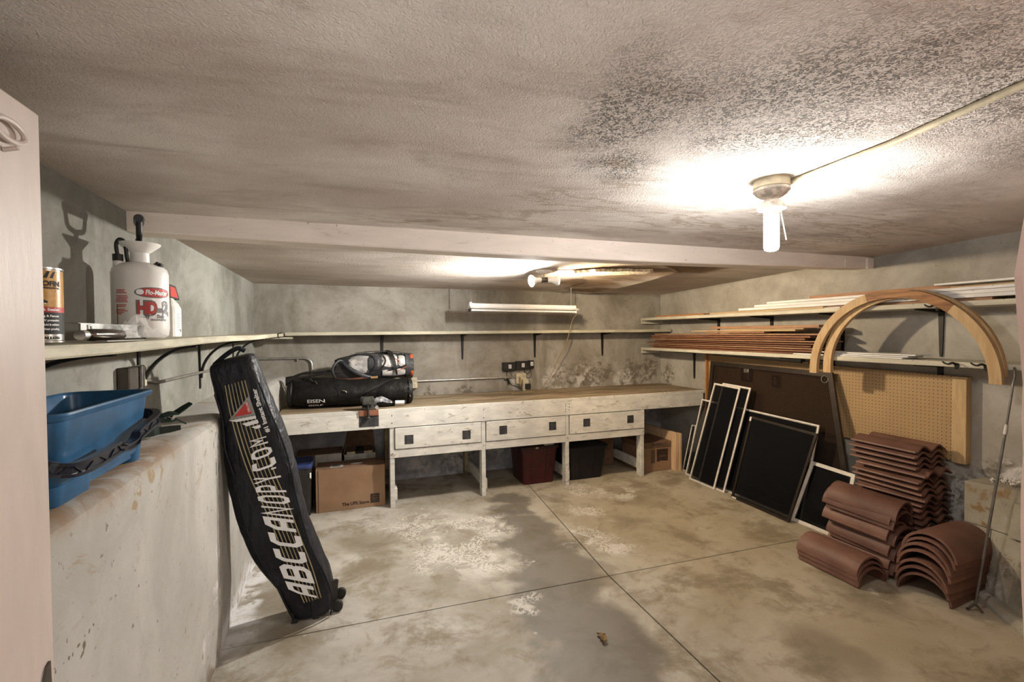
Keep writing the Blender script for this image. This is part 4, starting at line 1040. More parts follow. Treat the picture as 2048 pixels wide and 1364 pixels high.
for i, c in enumerate(word):
    k = adv[i]/tot; mb = MB()
    for path in LET[c]:
        vs, fs = stroke(path, .25 if c in 'ABC.' else .21)
        mb.add([bp_(u0+(x+.12)*k/(1.04 if c != '.' else .4)*(.92 if c in 'ABC.' else .82), -.02+1.04*y) for x, y in vs], fs)
    build('letter', mb, M['print_white'], t); u0 += k
TRI = [Vector(p)+nrm*-.015 for p in ((-.587, 2.758, 1.165), (-.491, 2.75, 1.288), (-.464, 2.757, 1.184))]
cen = sum(TRI, Vector())/3
mb = MB(); mb.add(TRI, [(0, 1, 2)]); build('logo_triangle', mb, M['steel'] if False else M.setdefault('logo_grey', plain('grey_logo', (.33, .32, .30), .5)), t)
mb = MB(); mb.add([cen+(p-cen)*.66+nrm*-.0012 for p in TRI], [(0, 1, 2)]); build('logo_triangle', mb, M['print_red'], t)
BR = [(-.587, 2.758, 1.165), (-.464, 2.757, 1.184), (-.461, 2.758, 1.168), (-.552, 2.759, 1.156), (-.528, 2.76, 1.149), (-.456, 2.758, 1.167), (-.45, 2.76, 1.148), (-.506, 2.761, 1.134), (-.486, 2.761, 1.132), (-.444, 2.76, 1.143), (-.442, 2.761, 1.127), (-.462, 2.762, 1.121)]
for i in range(3):
    mb = MB(); mb.add([Vector(p)+nrm*-.016+Vector((0, 0, -.004*i-.002)) for p in BR[4*i:4*i+4]], [(0, 1, 2, 3)]); build('logo_bar', mb, M['print_white'], t)
A0, A1, A2 = Vector((-.401, 2.763, 1.093)), Vector((-.459, 2.747, 1.327)), Vector((-.417, 2.764, 1.087))
du = (A1-A0); dv = (A2-A0)
build('printed_lettering', lettering('#1 Instant Shelter', 1, lambda u, v: A0+du*(u/9.0)+dv.normalized()*(v*.030)+nrm*-.016, .035, width=9.0), M['print_white'], t)
build('printed_lettering', lettering('DELUXE', 1, lambda u, v: Vector((-.487, 2.755, 1.205))+du.normalized()*(u*.0145)+dv.normalized()*(v*.0145)+nrm*-.0175, .02), M['print_white'], t)
for (A, off) in ((Rp, 1.0), (Lp, 0.0)):     # piping along the seams
    mb = MB(); mb.smooth = True
    pts = [Vector(p)+(Vector(Rp[i])-Vector(Lp[i]))*(.0 if off else .16 if 3 <= i <= 7 else .06)+nrm*(.002) for i, p in enumerate(A)]
    mb.tube(smooth_path(pts[:11], 3), .0055, 6); build('piping', mb, M['nylon'], t)
for p, r in (((-.088, 2.885, .031), .031), ((-.072, 3.02, .031), .031)):
    mb = MB(); mb.smooth = True; w = MB(); mb.lathe([(.012, -.013), (r, -.011), (r, .011), (.012, .013)], p, 18, rot_to((.15, 1, .0))); build('wheel', mb, M['black_plastic'], t, 40)
mb = MB(); mb.bar((-.125, 2.90, .03), (-.112, 2.92, .17), .05, .02, (.6, -1, 0)); build('wheel_bracket', mb, M['black_plastic'], t)
for p in ((-.31, 2.846, 0), (-.20, 2.85, 0)):
    mb = MB(); mb.cbox(p[0]-.016, p[0]+.016, p[1]-.01, p[1]+.03, 0, .022, .003); build('foot', mb, M['black_plastic'], t)
mb = MB(); mb.smooth = True
mb.tube(smooth_path([(-.66, 2.80, 1.445), (-.60, 2.79, 1.50), (-.55, 2.79, 1.53), (-.52, 2.80, 1.515)], 5), .012, 8); build('carry_strap', mb, M['nylon'], t)
mb = MB(); mb.slab([(-.405, 2.815, .30), (-.375, 2.815, .29), (-.378, 2.815, .235), (-.40, 2.815, .235)], (0, .012, 0)); build('strap_end', mb, M['nylon'], t)
# ------------------------------------------------------------------ golf bags on the bench
g = G('black_bag_fabric', .55, 0, .2); g.col(g.mix(g.step(g.noise(8, 4), .4, .7), (.005, .0045, .004), (.011, .010, .009))); g.bump(g.noise(14, 4, .6, 1.0), .6, .02); M['bagcloth'] = g.m
g = G('grey_bag_fabric', .45, 0, .4); g.col(g.mix(g.step(g.noise(8, 4), .4, .7), (.030, .031, .034), (.065, .065, .068))); g.bump(g.noise(14, 4, .6, 1.0), .5, .02); M['greycloth'] = g.m
M['silver_panel'] = plain('silver_fabric', (.52, .50, .48), .4, 0, .3, 12, .4)
M['orange_trim'] = plain('orange_trim', (.50, .09, .03), .5)
M['rubber'] = plain('dark_rubber', (.009, .008, .008), .55)
def bag_surface(C, Rr):
    """C: centres along the bag, Rr: (ry, rz); returns point(u, angle, lift); angle 0 faces the room, 90 deg is up"""
    n = len(C)-1
    def f(u, a, off=0.0):
        k = min(max(u, 0), .9999)*n; i = int(k); w = k-i
        c = Vector(C[i])*(1-w)+Vector(C[i+1])*w
        ry = Rr[i][0]*(1-w)+Rr[i+1][0]*w; rz = Rr[i][1]*(1-w)+Rr[i+1][1]*w
        return c+Vector((0, -(ry+off)*math.cos(a), (rz+off)*math.sin(a)))
    return f
def bag_body(f, us, n=28):
    mb = MB(); mb.smooth = True
    mb.loft([[f(u, 2*PI*k/n, .005*math.sin(k*2.3+u*17)+.006*math.sin(u*23+k*.9)) for k in range(n)] for u in us]); return mb
def bag_patch(f, u0, u1, a0, a1, off, nu=8, na=5, edge=None):
    mb = MB(); mb.smooth = True; rows = []
    for i in range(nu+1):
        u = u0+(u1-u0)*i/nu; k = .75+.25*math.sin(PI*i/nu); m_ = (a0+a1)/2; h = (a1-a0)/2*k
        rows.append([f(u, m_-h+2*h*j/na, off*(1 if 0 < i < nu and 0 < j < na else .25)) for j in range(na+1)])
    mb.grid(rows); return mb
D2 = math.radians
t = thing('golf_bag', 'black golf bag with white lettering lying on the workbench', 'golf bag', (0, 4.8, .913), 'golf bags on the workbench')
C1 = [(-.545, 4.80, 1.045), (-.50, 4.80, 1.047), (-.42, 4.795, 1.050), (-.25, 4.78, 1.052), (0, 4.765, 1.045), (.25, 4.75, 1.040), (.45, 4.74, 1.038), (.53, 4.735, 1.038), (.575, 4.735, 1.036)]
R1 = [(.09, .10), (.12, .122), (.13, .132), (.135, .135), (.13, .128), (.125, .122), (.118, .118), (.120, .118), (.114, .110)]
f1 = bag_surface(C1, R1)
build('bag_body', bag_body(f1, [i/24 for i in range(25)]), M['bagcloth'], t, 60)
mb = MB(); mb.smooth = True; mb.loft([[f1(u, 2*PI*k/24, o) for k in range(24)] for u, o in ((.0, -.02), (.02, .012), (.10, .012), (.13, .0))]); build('base_cup', mb, M['rubber'], t, 45)
mb = MB(); mb.smooth = True; mb.loft([[f1(u, 2*PI*k/24, o) for k in range(24)] for u, o in ((.88, .0), (.90, .010), (.985, .010), (1, -.01))]); build('top_cuff', mb, M['rubber'], t, 45)
build('side_pocket', bag_patch(f1, .14, .56, D2(-62), D2(38), .022), M['bagcloth'], t, 50)
build('ball_pocket', bag_patch(f1, .62, .86, D2(-55), D2(45), .018), M['bagcloth'], t, 50)
def patch_text(f, body, size, u0, a0, du, width, off, m, par, bold=.0):
    # u runs along the bag, a up
    return build('printed_lettering', lettering(body, size, lambda x, y: f(u0+x*du, a0+y*6.2, off), bold, width=width), m, par)
patch_text(f1, 'EISEN', .048, .285, D2(-28), .89, .115, .030, M['print_white'], t, .0004)
patch_text(f1, 'GOLF', .026, .292, D2(-42), .89, .10, .030, M['print_white'], t, .0004)
mb = MB(); mb.smooth = True
for a, b, c in ((.30, D2(66), .006), (.33, D2(52), .006)): mb.tube([f1(a+.004*k, b-.05*k*k*.2, .012+.004*math.sin(k)) for k in range(6)], .004, 6)
build('chrome_clip', mb, M['chrome'], t)
for (u, a) in ((.465, D2(12)), (.90, D2(-12)), (.905, D2(25))):
    mb = MB(); mb.smooth = True; mb.tube([f1(u, a, .03), f1(u+.012, a-.03, .034), f1(u+.02, a-.12, .03)], .0045, 6); build('zip_pull', mb, M['chrome'], t)
mb = MB(); rows = []
for i in range(14):
    q = i/13; rows.append([f1(.50+.21*q+d, D2(-20+78*q), .020+.012*math.sin(PI*q)) for d in (-.014, .014)])
mb.grid(rows); build('carry_strap', mb, M['rubber'], t)
mb = MB(); mb.smooth = True
mb.tube(smooth_path([(-.53, 4.78, 1.17), (-.48, 4.79, 1.21), (-.40, 4.80, 1.235), (-.30, 4.80, 1.24), (-.12, 4.82, 1.25), (.02, 4.84, 1.26)], 4), .011, 8); build('stand_leg', mb, M['rubber'], t)
mb = MB(); mb.smooth = True
mb.tube(smooth_path([(-.52, 4.75, 1.13), (-.46, 4.75, 1.185), (-.38, 4.76, 1.205), (-.26, 4.77, 1.225), (-.05, 4.80, 1.235)], 4), .010, 8); build('stand_leg', mb, M['rubber'], t)
mb = MB(); mb.smooth = True; mb.loft([[Vector((x, 4.80+.03*math.cos(2*PI*k/12)*s, 1.165+.045*math.sin(2*PI*k/12)*s)) for k in range(12)] for x, s in ((-.56, .9), (-.50, 1.1), (-.44, .9), (-.41, .5))]); build('stand_pivot', mb, M['rubber'], t, 50)

t = thing('golf_bag', 'grey golf bag with silver pockets and orange trim lying on top of the black bag', 'golf bag', (.3, 4.98, 1.15), 'golf bags on the workbench')
C2 = [(-.14, 4.95, 1.255), (-.05, 4.94, 1.262), (.08, 4.92, 1.27), (.25, 4.90, 1.275), (.42, 4.90, 1.275), (.50, 4.90, 1.272), (.555, 4.90, 1.270)]
R2 = [(.085, .085), (.115, .115), (.135, .128), (.145, .135), (.14, .13), (.125, .118), (.118, .112)]
f2 = bag_surface(C2, R2)
build('bag_body', bag_body(f2, [i/20 for i in range(21)]), M['greycloth'], t, 60)
C3 = [(.525, 4.90, 1.270), (.605, 4.895, 1.267)]; f3 = bag_surface(C3, [(.128, .124), (.124, .120)])
mb = MB(); mb.smooth = True; mb.loft([[f3(u, 2*PI*k/28, o) for k in range(28)] for u, o in ((0, 0), (.05, .006), (.9, .006), (1, -.004), (.9, -.03))], cap=False); build('top_cuff', mb, M['greycloth'], t, 45)
mb = MB(); mb.smooth = True; mb.loft([[f3(u, 2*PI*k/28, -.02) for k in range(28)] for u in (.3, .6)]); build('club_divider', mb, M['rubber'], t, 45)
for a0, a1 in ((35, 75), (-52, -15)): build('orange_trim', bag_patch(f3, .55, .97, D2(a0), D2(a1), .010, 3, 5), M['orange_trim'], t)
for u0, u1, a0, a1 in ((.22, .43, -28, 62), (.545, .72, -2, 62), (.735, .90, 0, 60), (.55, .93, -48, -10)):
    build('silver_pocket', bag_patch(f2, u0, u1, D2(a0), D2(a1), .010), M['silver_panel'], t, 60)
build('inset_pocket', bag_patch(f2, .41, .53, D2(-15), D2(50), .016), M['greycloth'], t, 60)
for u, a0, a1 in ((.435, -20, 55), (.53, -10, 60)):
    mb = MB(); mb.smooth = True; mb.tube([f2(u+.05*math.sin(PI*i/10), D2(a0+(a1-a0)*i/10), .016) for i in range(11)], .005, 6); build('zip', mb, M['rubber'], t)
mb = MB(); mb.smooth = True; mb.tube([f2(.60+.33*i/10, D2(-14+22*i/10), .014) for i in range(11)], .006, 6); build('zip', mb, M['rubber'], t)
mb = MB(); mb.smooth = True; mb.tube([f2(.70+.24*i/8, D2(-20+20*i/8), .014) for i in range(9)], .003, 6); build('orange_trim', mb, M['orange_trim'], t)
mb = MB(); mb.smooth = True; mb.tube(smooth_path([f2(.63, D2(42), .014), f2(.70, D2(30), .014), f2(.76, D2(22), .014), f2(.72, D2(16), .014)], 4), .003, 6); build('orange_trim', mb, M['orange_trim'], t)
mb = MB(); rows = [[f2(.60+.10*i/12+d, D2(88-120*i/12), .026) for d in (-.02, .022)] for i in range(13)]; mb.grid(rows); build('shoulder_strap', mb, M['rubber'], t)
mb = MB(); rows = [[f2(u, D2(82+d), .018) for d in (-8, 8)] for u in (.30, .45, .6, .75, .9)]; mb.grid(rows); build('shoulder_strap', mb, M['greycloth'], t)
# open end pocket: dark opening with two padded lips
mb = MB(); mb.smooth = True
mb.tube(smooth_path([(-.135, 4.80, 1.185), (-.155, 4.775, 1.245), (-.14, 4.78, 1.30), (-.10, 4.81, 1.34), (-.065, 4.83, 1.335)], 5), .012, 10); build('pocket_lip', mb, M['greycloth'], t)
mb = MB(); mb.smooth = True
P_ = smooth_path([(-.07, 4.805, 1.335), (-.02, 4.775, 1.28), (.06, 4.76, 1.225), (.14, 4.755, 1.19), (.20, 4.765, 1.18)], 5)
mb.tube(P_, [.011+.012*math.sin(PI*i/(len(P_)-1)) for i in range(len(P_))], 10); build('pocket_lip', mb, M['greycloth'], t)
mb = MB(); mb.add([(-.14, 4.795, 1.175), (-.145, 4.79, 1.24), (-.095, 4.815, 1.33), (-.02, 4.79, 1.27), (.10, 4.775, 1.19), (.0, 4.785, 1.165)], [(0, 1, 2, 3, 4, 5)]); build('pocket_opening', mb, M['rubber'], t)
mb = MB(); mb.smooth = True; mb.tube(smooth_path([(-.135, 4.785, 1.172), (-.05, 4.76, 1.162), (.06, 4.75, 1.168), (.16, 4.755, 1.178)], 4), .012, 8); build('pocket_piping', mb, plain('brown_piping', (.10, .035, .02), .6), t)
mb = MB(); mb.slab([(.19, 4.745, 1.165), (.255, 4.742, 1.165), (.255, 4.742, 1.188), (.19, 4.745, 1.185)], (0, .006, 0)); build('leather_tag', mb, plain('tan_leather', (.34, .20, .08), .6), t)
# headcover with a pale-gripped shaft lying behind the vise
t = thing('club_headcover', 'black and white cloth headcover on a short white-gripped shaft behind the vise', 'headcover', (.3, 4.56, .913))
mb = MB(); mb.smooth = True
cc = [(.19, 4.58, .955), (.23, 4.57, .962), (.28, 4.565, .968), (.33, 4.56, .955), (.37, 4.555, .95)]; rr_ = [.022, .042, .046, .034, .018]
rings = [[Vector(c)+Vector((0, r*math.cos(2*PI*k/14)*(1+.1*math.sin(3*k)), r*math.sin(2*PI*k/14))) for k in range(14)] for c, r in zip(cc, rr_)]
mb.loft(rings); build('cloth_cover', mb, plain('black_white_cloth', (.34, .34, .35), .8, 0, .5, 26, .4), t, 60)
mb = MB(); mb.smooth = True; mb.loft([[p+(p-Vector(c))*.06 for p in r[7:15 if False else 14]] for r, c in zip(rings[1:], cc[1:])], False, False); build('dark_panel', mb, M['rubber'], t, 60)
mb = MB(); mb.smooth = True; mb.tube([(.36, 4.555, .952), (.40, 4.55, .95)], .008, 8); build('shaft', mb, M['black_plastic'], t)
mb = MB(); mb.smooth = True; mb.tube([(.40, 4.55, .95), (.485, 4.54, .948)], .019, 14); build('white_grip', mb, M['white_paint'], t, 40)
mb = MB(); mb.smooth = True; mb.tube([(.485, 4.54, .948), (.50, 4.538, .948)], .0205, 14); build('end_cap', mb, M['black_plastic'], t, 40)
mb = MB(); mb.smooth = True; mb.tube([(.20, 4.60, .934), (.40, 4.59, .934)], .020, 10); build('club_shaft_sleeve', mb, M['rubber'], t, 40)

# ------------------------------------------------------------------ under the bench
g = G('cardboard', .8, 0, .2); g.col(g.mix(g.step(g.noise(3, 5), .35, .7), (.24, .145, .085), (.30, .19, .115))); g.bump(g.noise(40, 2, .5, 0, g.obj((.1, 1, 6))), .08, .002); M['card'] = g.m
M['card_dark'] = plain('dark_cardboard', (.17, .10, .058), .8)
M['card_white'] = plain('white_cardboard', (.46, .44, .40), .75)
M['tape'] = plain('brown_ink', (.045, .028, .018), .6)
t = thing('shipping_box', 'big brown cardboard box with store lettering under the left end of the bench', 'box', (0, 4.72, 0))
mb = MB(); mb.cbox(-.303, .295, 4.525, 4.79, 0, .383, .003); build('carton', mb, M['card'], t)
mb = MB(); mb.add([(-.29, 4.527, .3835), (.29, 4.527, .3835), (.29, 4.665, .3855), (-.29, 4.665, .3855)], [(0, 1, 2, 3)]); mb.slab([(-.29, 4.67, .3835), (.29, 4.67, .3835), (.29, 4.785, .3835), (-.29, 4.785, .3835)], (0, 0, .003)); build('flap', mb, M['card_dark'], t)
mb = MB(); mb.box(-.284, -.280, 4.523, 4.5255, .004, .38); build('corner_fold', mb, M['tape'], t)
mb = MB(); mb.add([(-.185, 4.565, .386), (-.075, 4.565, .386), (-.065, 4.655, .387), (-.175, 4.655, .387)], [(0, 1, 2, 3)]); build('label', mb, plain('grey_label', (.42, .43, .42), .6), t)
mb = MB()
for i in range(5): mb.add([(-.165, 4.58+i*.016, .3875+i*.0002), (-.10+random.uniform(-.02, .015), 4.58+i*.016, .3875+i*.0002), (-.10, 4.588+i*.016, .3877+i*.0002), (-.165, 4.588+i*.016, .3877+i*.0002)], [(0, 1, 2, 3)])
build('label_print', mb, M['tape'], t, kind='stuff')
mb = MB(); mb.add([(.045+.055*math.cos(2*PI*i/20), 4.640+.018*math.sin(2*PI*i/20), .3875) for i in range(20)], [tuple(range(20))]); build('hand_hole', mb, M['print_white'], t)
fr = lambda x0, z0: (lambda u, v: (x0+u, 4.5235, z0+v))
build('printed_lettering', lettering('The UPS Store', .040, fr(-.085, .040), .0012, width=.235), M['tape'], t)
mb = MB(); mb.box(.163, .243, 4.5225, 4.5245, .038, .122); em = build('printed_emblem', mb, M['tape'], t)
sh = [(.183, .100), (.187, .104), (.203, .107), (.219, .104), (.223, .100), (.223, .078), (.217, .066), (.203, .054), (.189, .066), (.183, .078)]
mb = MB(); vs, fs = stroke([(a, b) for a, b in sh]+[sh[0]], .003); mb.add([(a, 4.5215, b) for a, b in vs], fs)
mb.add([(.185, 4.5215, .096), (.221, 4.5215, .101), (.221, 4.5215, .105), (.203, 4.5215, .1065), (.186, 4.5215, .1035)], [(0, 1, 2, 3, 4)]); build('shield_mark', mb, M['card_dark'], em)
build('printed_lettering', lettering('ups', .024, lambda u, v: (.188+u, 4.5213, .074+v), .0006, width=.030), M['card_dark'], em)
t = thing('storage_bin', 'dark bin with a blue lid behind the canopy bag under the bench', 'bin', (-.45, 4.62, 0))
mb = MB(); mb.smooth = True; mb.loft([rrect(-.53, -.345, 4.49, 4.76, 0, .03), rrect(-.555, -.335, 4.475, 4.78, .42, .035)]); build('bin_body', mb, plain('dark_translucent_bin', (.022, .020, .018), .35), t, 40)
mb = MB(); mb.smooth = True; mb.loft([rrect(-.56, -.33, 4.47, 4.785, .42, .035), rrect(-.565, -.325, 4.465, 4.79, .43, .04), rrect(-.565, -.325, 4.465, 4.79, .452, .04), rrect(-.555, -.335, 4.475, 4.78, .458, .035), rrect(-.545, -.345, 4.49, 4.765, .45, .03)]); build('bin_lid', mb, plain('blue_lid', (.035, .055, .16), .3), t, 40)
mb = MB(); mb.box(-.338, -.3345, 4.474, 4.476, .33, .37); mb.box(-.345, -.333, 4.470, 4.474, .34, .385); build('latch', mb, M['print_white'], t)
t = thing('carton', 'low carton with striped dark top and white printed front behind the big box', 'box', (-.3, 5.05, 0))
mb = MB(); mb.cbox(-.50, -.088, 4.93, 5.2, 0, .43, .003); build('carton_body', mb, M['card_dark'], t)
mb = MB(); mb.box(-.33, -.09, 4.927, 4.9305, .29, .427); build('white_front', mb, M['card_white'], t)
build('printed_lettering', lettering('the joy of light from inside out', .020, lambda u, v: (-.31+u, 4.926, .34+v), .0006, width=.19), M['tape'], t)
mb = MB()
for i in range(9): mb.slab([(-.48+i*.042, 4.94, .4155), (-.462+i*.042, 4.94, .4155), (-.43+i*.042, 5.19, .4305), (-.448+i*.042, 5.19, .4155)], (0, 0, .001))
build('printed_stripe', mb, M['tape'], t, kind='stuff')
t = thing('open_carton', 'open white-fronted carton holding books behind the big box', 'box', (.08, 5.05, 0))
mb = MB(); mb.box(-.072, .24, 4.93, 4.938, 0, .405); mb.box(-.072, .24, 5.19, 5.198, 0, .405); mb.box(-.072, -.064, 4.93, 5.19, 0, .405); mb.box(.232, .24, 4.93, 5.19, 0, .405); mb.box(-.07, .238, 4.93, 5.19, 0, .30); build('carton_body', mb, M['card_white'], t)
mb = MB(); mb.slab([(-.072, 4.93, .405), (-.072, 5.19, .405), (-.03, 5.20, .60), (-.03, 4.98, .58)], (.004, 0, 0)); build('flap', mb, M['card_dark'], t)
mb = MB(); mb.slab([(-.06, 5.19, .405), (.235, 5.19, .405), (.225, 5.235, .575), (-.02, 5.235, .59)], (0, .004, 0)); build('flap', mb, M['card_dark'], t)
for i, (a, b, z, lab) in enumerate(((-.04, .045, .40, 'cream book lying lower left in the open carton'), (-.042, .042, .428, 'cream book lying on top at the left of the open carton'), (.125, .21, .40, 'pale book lying lower right in the open carton'), (.122, .208, .426, 'pale book lying on top at the right of the open carton'))):
    bt = thing('book', lab, 'book', ((a+b)/2, 5.0, z-.03), 'books in the open carton')
    mb = MB(); mb.box(a+.002, b-.004, 4.95, 5.15, z-.026, z-.004); build('pages', mb, plain('book_pages', (.55, .47, .34), .8) if i == 0 else bpy.data.materials['book_pages'], bt)
    mb = MB(); mb.box(a, b, 4.947, 5.152, z-.030, z-.026); mb.box(a, b, 4.947, 5.152, z-.004, z); mb.box(b-.004, b, 4.947, 5.152, z-.026, z-.004); build('cover', mb, M['card_dark'], bt)
mb = MB(); mb.cbox(.050, .118, 4.95, 5.15, .302, .43, .003); solo('binder', mb, M['rubber'], 'black binder between the two book piles in the open carton', 'binder')
def tote(x0, x1, x2, x3, y0, y1, h, body, lid, name, label, paper=None):
    t_ = thing(name, label, 'tote', ((x0+x1)/2, (y0+y1)/2, 0))
    mb = MB(); mb.smooth = True
    mb.loft([rrect(x0+.004, x1-.004, y0+.03, y1-.03, 0, .03), rrect(x0, x1, y0+.028, y1-.028, .01, .035), rrect(x2, x3, y0, y1, h-.045, .04)]); build('tote_body', mb, body, t_, 40)
    mb = MB(); mb.smooth = True
    mb.loft([rrect(x2-.014, x3+.014, y0-.014, y1+.014, h-.05, .045), rrect(x2-.016, x3+.016, y0-.016, y1+.016, h-.02, .045), rrect(x2-.005, x3+.005, y0-.005, y1+.005, h-.008, .04), rrect(x2+.03, x3-.03, y0+.03, y1-.03, h-.005, .03), rrect(x2+.04, x3-.04, y0+.04, y1-.04, h+.004, .03)]); build('lid', mb, lid, t_, 40)
    for k in (.28, .72):
        xm0 = x0+(x1-x0)*k; xm1 = x2+(x3-x2)*k
        mb = MB(); mb.slab([(xm0-.012, y0+.024, .02), (xm0+.012, y0+.024, .02), (xm1+.014, y0-.004, h-.05), (xm1-.014, y0-.004, h-.05)], (0, .01, 0)); build('rib', mb, body, t_)
    if paper:
        mb = MB(); mb.slab([(paper[0], y0-.019, h-.012), (paper[1], y0-.019, h-.008), (paper[1], y0+.05, h+.009), (paper[0], y0+.05, h+.008)], (0, 0, .001)); build('paper_label', mb, M['print_white'], t_)
        mb = MB(); mb.slab([(paper[0]-.10, y0-.0165, h-.04), (paper[0]-.07, y0-.0165, h-.04), (paper[0]-.07, y0-.0165, h-.022), (paper[0]-.10, y0-.0165, h-.022)], (0, -.001, 0)); build('sticker', mb, M['gold'], t_)
    return t_
M['tote_red'] = plain('dark_red_plastic', (.055, .009, .009), .42)
M['tote_lid'] = plain('dark_maroon_lid', (.022, .007, .008), .42)
M['tote_black'] = plain('black_tote', (.007, .006, .009), .45)
tote(1.70, 2.045, 1.672, 2.085, 4.575, 4.98, .42, M['tote_red'], M['tote_lid'], 'storage_tote', 'dark red plastic tote with a paper label under the bench', (1.92, 2.03))
tote(2.225, 2.61, 2.20, 2.66, 4.545, 4.98, .375, M['tote_black'], M['tote_black'], 'storage_tote', 'black plastic tote under the bench, right of the red one')
mb = MB(); mb.cbox(2.72, 2.98, 4.95, 5.2, 0, .40, .004); solo('carton', mb, M['card_dark'], 'dark carton deep under the bench behind the black tote', 'box')
t = thing('archive_box', 'brown archive box with black printed patch under the right end of the bench', 'box', (3.3, 4.7, 0))
mb = MB(); mb.cbox(3.10, 3.478, 4.53, 4.95, 0, .275, .003); build('carton', mb, M['card'], t)
mb = MB(); mb.cbox(3.094, 3.484, 4.524, 4.956, .275, .335, .003); build('lid', mb, M['card_dark'], t)
f = lambda u, v: (u, 4.5285, v)
mb = MB(); mb.add([f(*p) for p in ((3.29, .11), (3.33, .11), (3.335, .12), (3.44, .11), (3.44, .25), (3.29, .25))], [tuple(range(6))]); build('printed_patch', mb, M['tape'], t)
build('printed_lettering', lettering('supplies', .03, lambda u, v: (3.32+u, 4.527, .165+v), .0005, width=.10), M['card_dark'], t)
mb = MB()
for i in range(12): mb.add([f(3.26-random.uniform(.03, .065), .10+i*.0125), f(3.265, .10+i*.0125), f(3.265, .107+i*.0125), f(3.215, .107+i*.0125)], [(0, 1, 2, 3)])
for i in range(2): mb.add([(3.22, 4.523, .295+i*.016), (3.38-i*.03, 4.523, .295+i*.016), (3.38-i*.03, 4.523, .303+i*.016), (3.22, 4.523, .303+i*.016)], [(0, 1, 2, 3)])
build('printed_lines', mb, M['tape'], t, kind='stuff')
mb = MB(); mb.cbox(3.488, 3.535, 4.45, 5.2, 0, .435, .003); mb.cbox(3.536, 3.562, 4.44, 4.50, 0, .43, .002); solo('plank', mb, wood('new_pine', (.60, .43, .27), (.44, .28, .15), 'z', .6, 10), 'thick pale plank standing on edge at the right end under the bench', 'plank')

# ------------------------------------------------------------------ pegboard on the right wall
g = G('pegboard_brown', .6, 0, .3)
v = g.obj((1/.0254, 1/.0254, 1/.0254)); fr_ = g.n('ShaderNodeVectorMath'); fr_.operation = 'FRACTION'; g.l(v, fr_.inputs[0])
sb = g.n('ShaderNodeVectorMath'); sb.operation = 'SUBTRACT'; g.l(fr_.outputs[0], sb.inputs[0]); sb.inputs[1].default_value = (.5, .5, .5)
ml = g.n('ShaderNodeVectorMath'); ml.operation = 'MULTIPLY'; g.l(sb.outputs[0], ml.inputs[0]); ml.inputs[1].default_value = (0, 1, 1)
ln = g.n('ShaderNodeVectorMath'); ln.operation = 'LENGTH'; g.l(ml.outputs[0], ln.inputs[0])
hole = g.step(ln.outputs['Value'], .15, .10)
g.col(g.mix(hole, g.mix(g.step(g.noise(2, 4), .3, .7), (.32, .21, .105), (.38, .255, .125)), (.05, .03, .015)))
g.bump(g.math('SUBTRACT', 1.0, hole), .4, .004); M['peg'] = g.m
t = thing('pegboard', 'tan pegboard on pine battens fixed to the right wall under the shelves', 'pegboard', (XR, 3.1, .70))
mb = MB(); mb.slab([(3.838, 1.965, .705), (3.838, 4.32, .72), (3.838, 4.32, 1.32), (3.838, 1.965, 1.275)], (.006, 0, 0)); build('panel', mb, M['peg'], t)
for a, b in ((1.955, 2.04), (3.10, 3.16), (4.25, 4.32)):
    mb = MB(); mb.cbox(3.845 if a > 2 else 3.832, XR-.002, a, b, .70, 1.275 if a < 2 else 1.31, .002)
    if a < 2:
        mb.cbox(3.815, 3.832, a-.004, a+.07, .70, 1.262, .002)
    build('batten', mb, M['pine_x'], t)
mb = MB(); mb.cbox(3.80, 3.846, 4.32, 4.338, .55, 1.33, .002); build('edge_strip', mb, M['orange_board'], t)
def peg_bracket(y0, y1, z0, z1, label, m):
    t_ = thing('wall_holder', label, 'holder', (3.838, (y0+y1)/2, z0))
    mb = MB(); mb.cbox(3.80, 3.837, y0, y1, z0, z1, .004); build('plate', mb, m, t_)
    mb = MB(); mb.cbox(3.785, 3.80, y0+.01, y0+(y1-y0)*.55, z0+.02, z1-.02, .003); build('cup', mb, M['chrome'], t_); return t_
peg_bracket(3.70, 3.83, 1.08, 1.23, 'metal box holder hanging on the pegboard behind the brown screen', M['black_iron'])
peg_bracket(3.38, 3.45, 1.06, 1.17, 'small black cup holder on the pegboard behind the brown screen', M['black_iron'])
t = thing('hook_strip', 'row of small wire hooks at the left of the pegboard behind the screen', 'hook rack', (3.836, 3.99, 1.13))
for i in range(7):
    y = 4.07-i*.028; mb = MB(); mb.smooth = True; mb.tube([(3.835, y, 1.17), (3.81, y, 1.165), (3.80, y, 1.15), (3.805, y, 1.13)], .0025, 5); build('hook', mb, M['steel'], t)

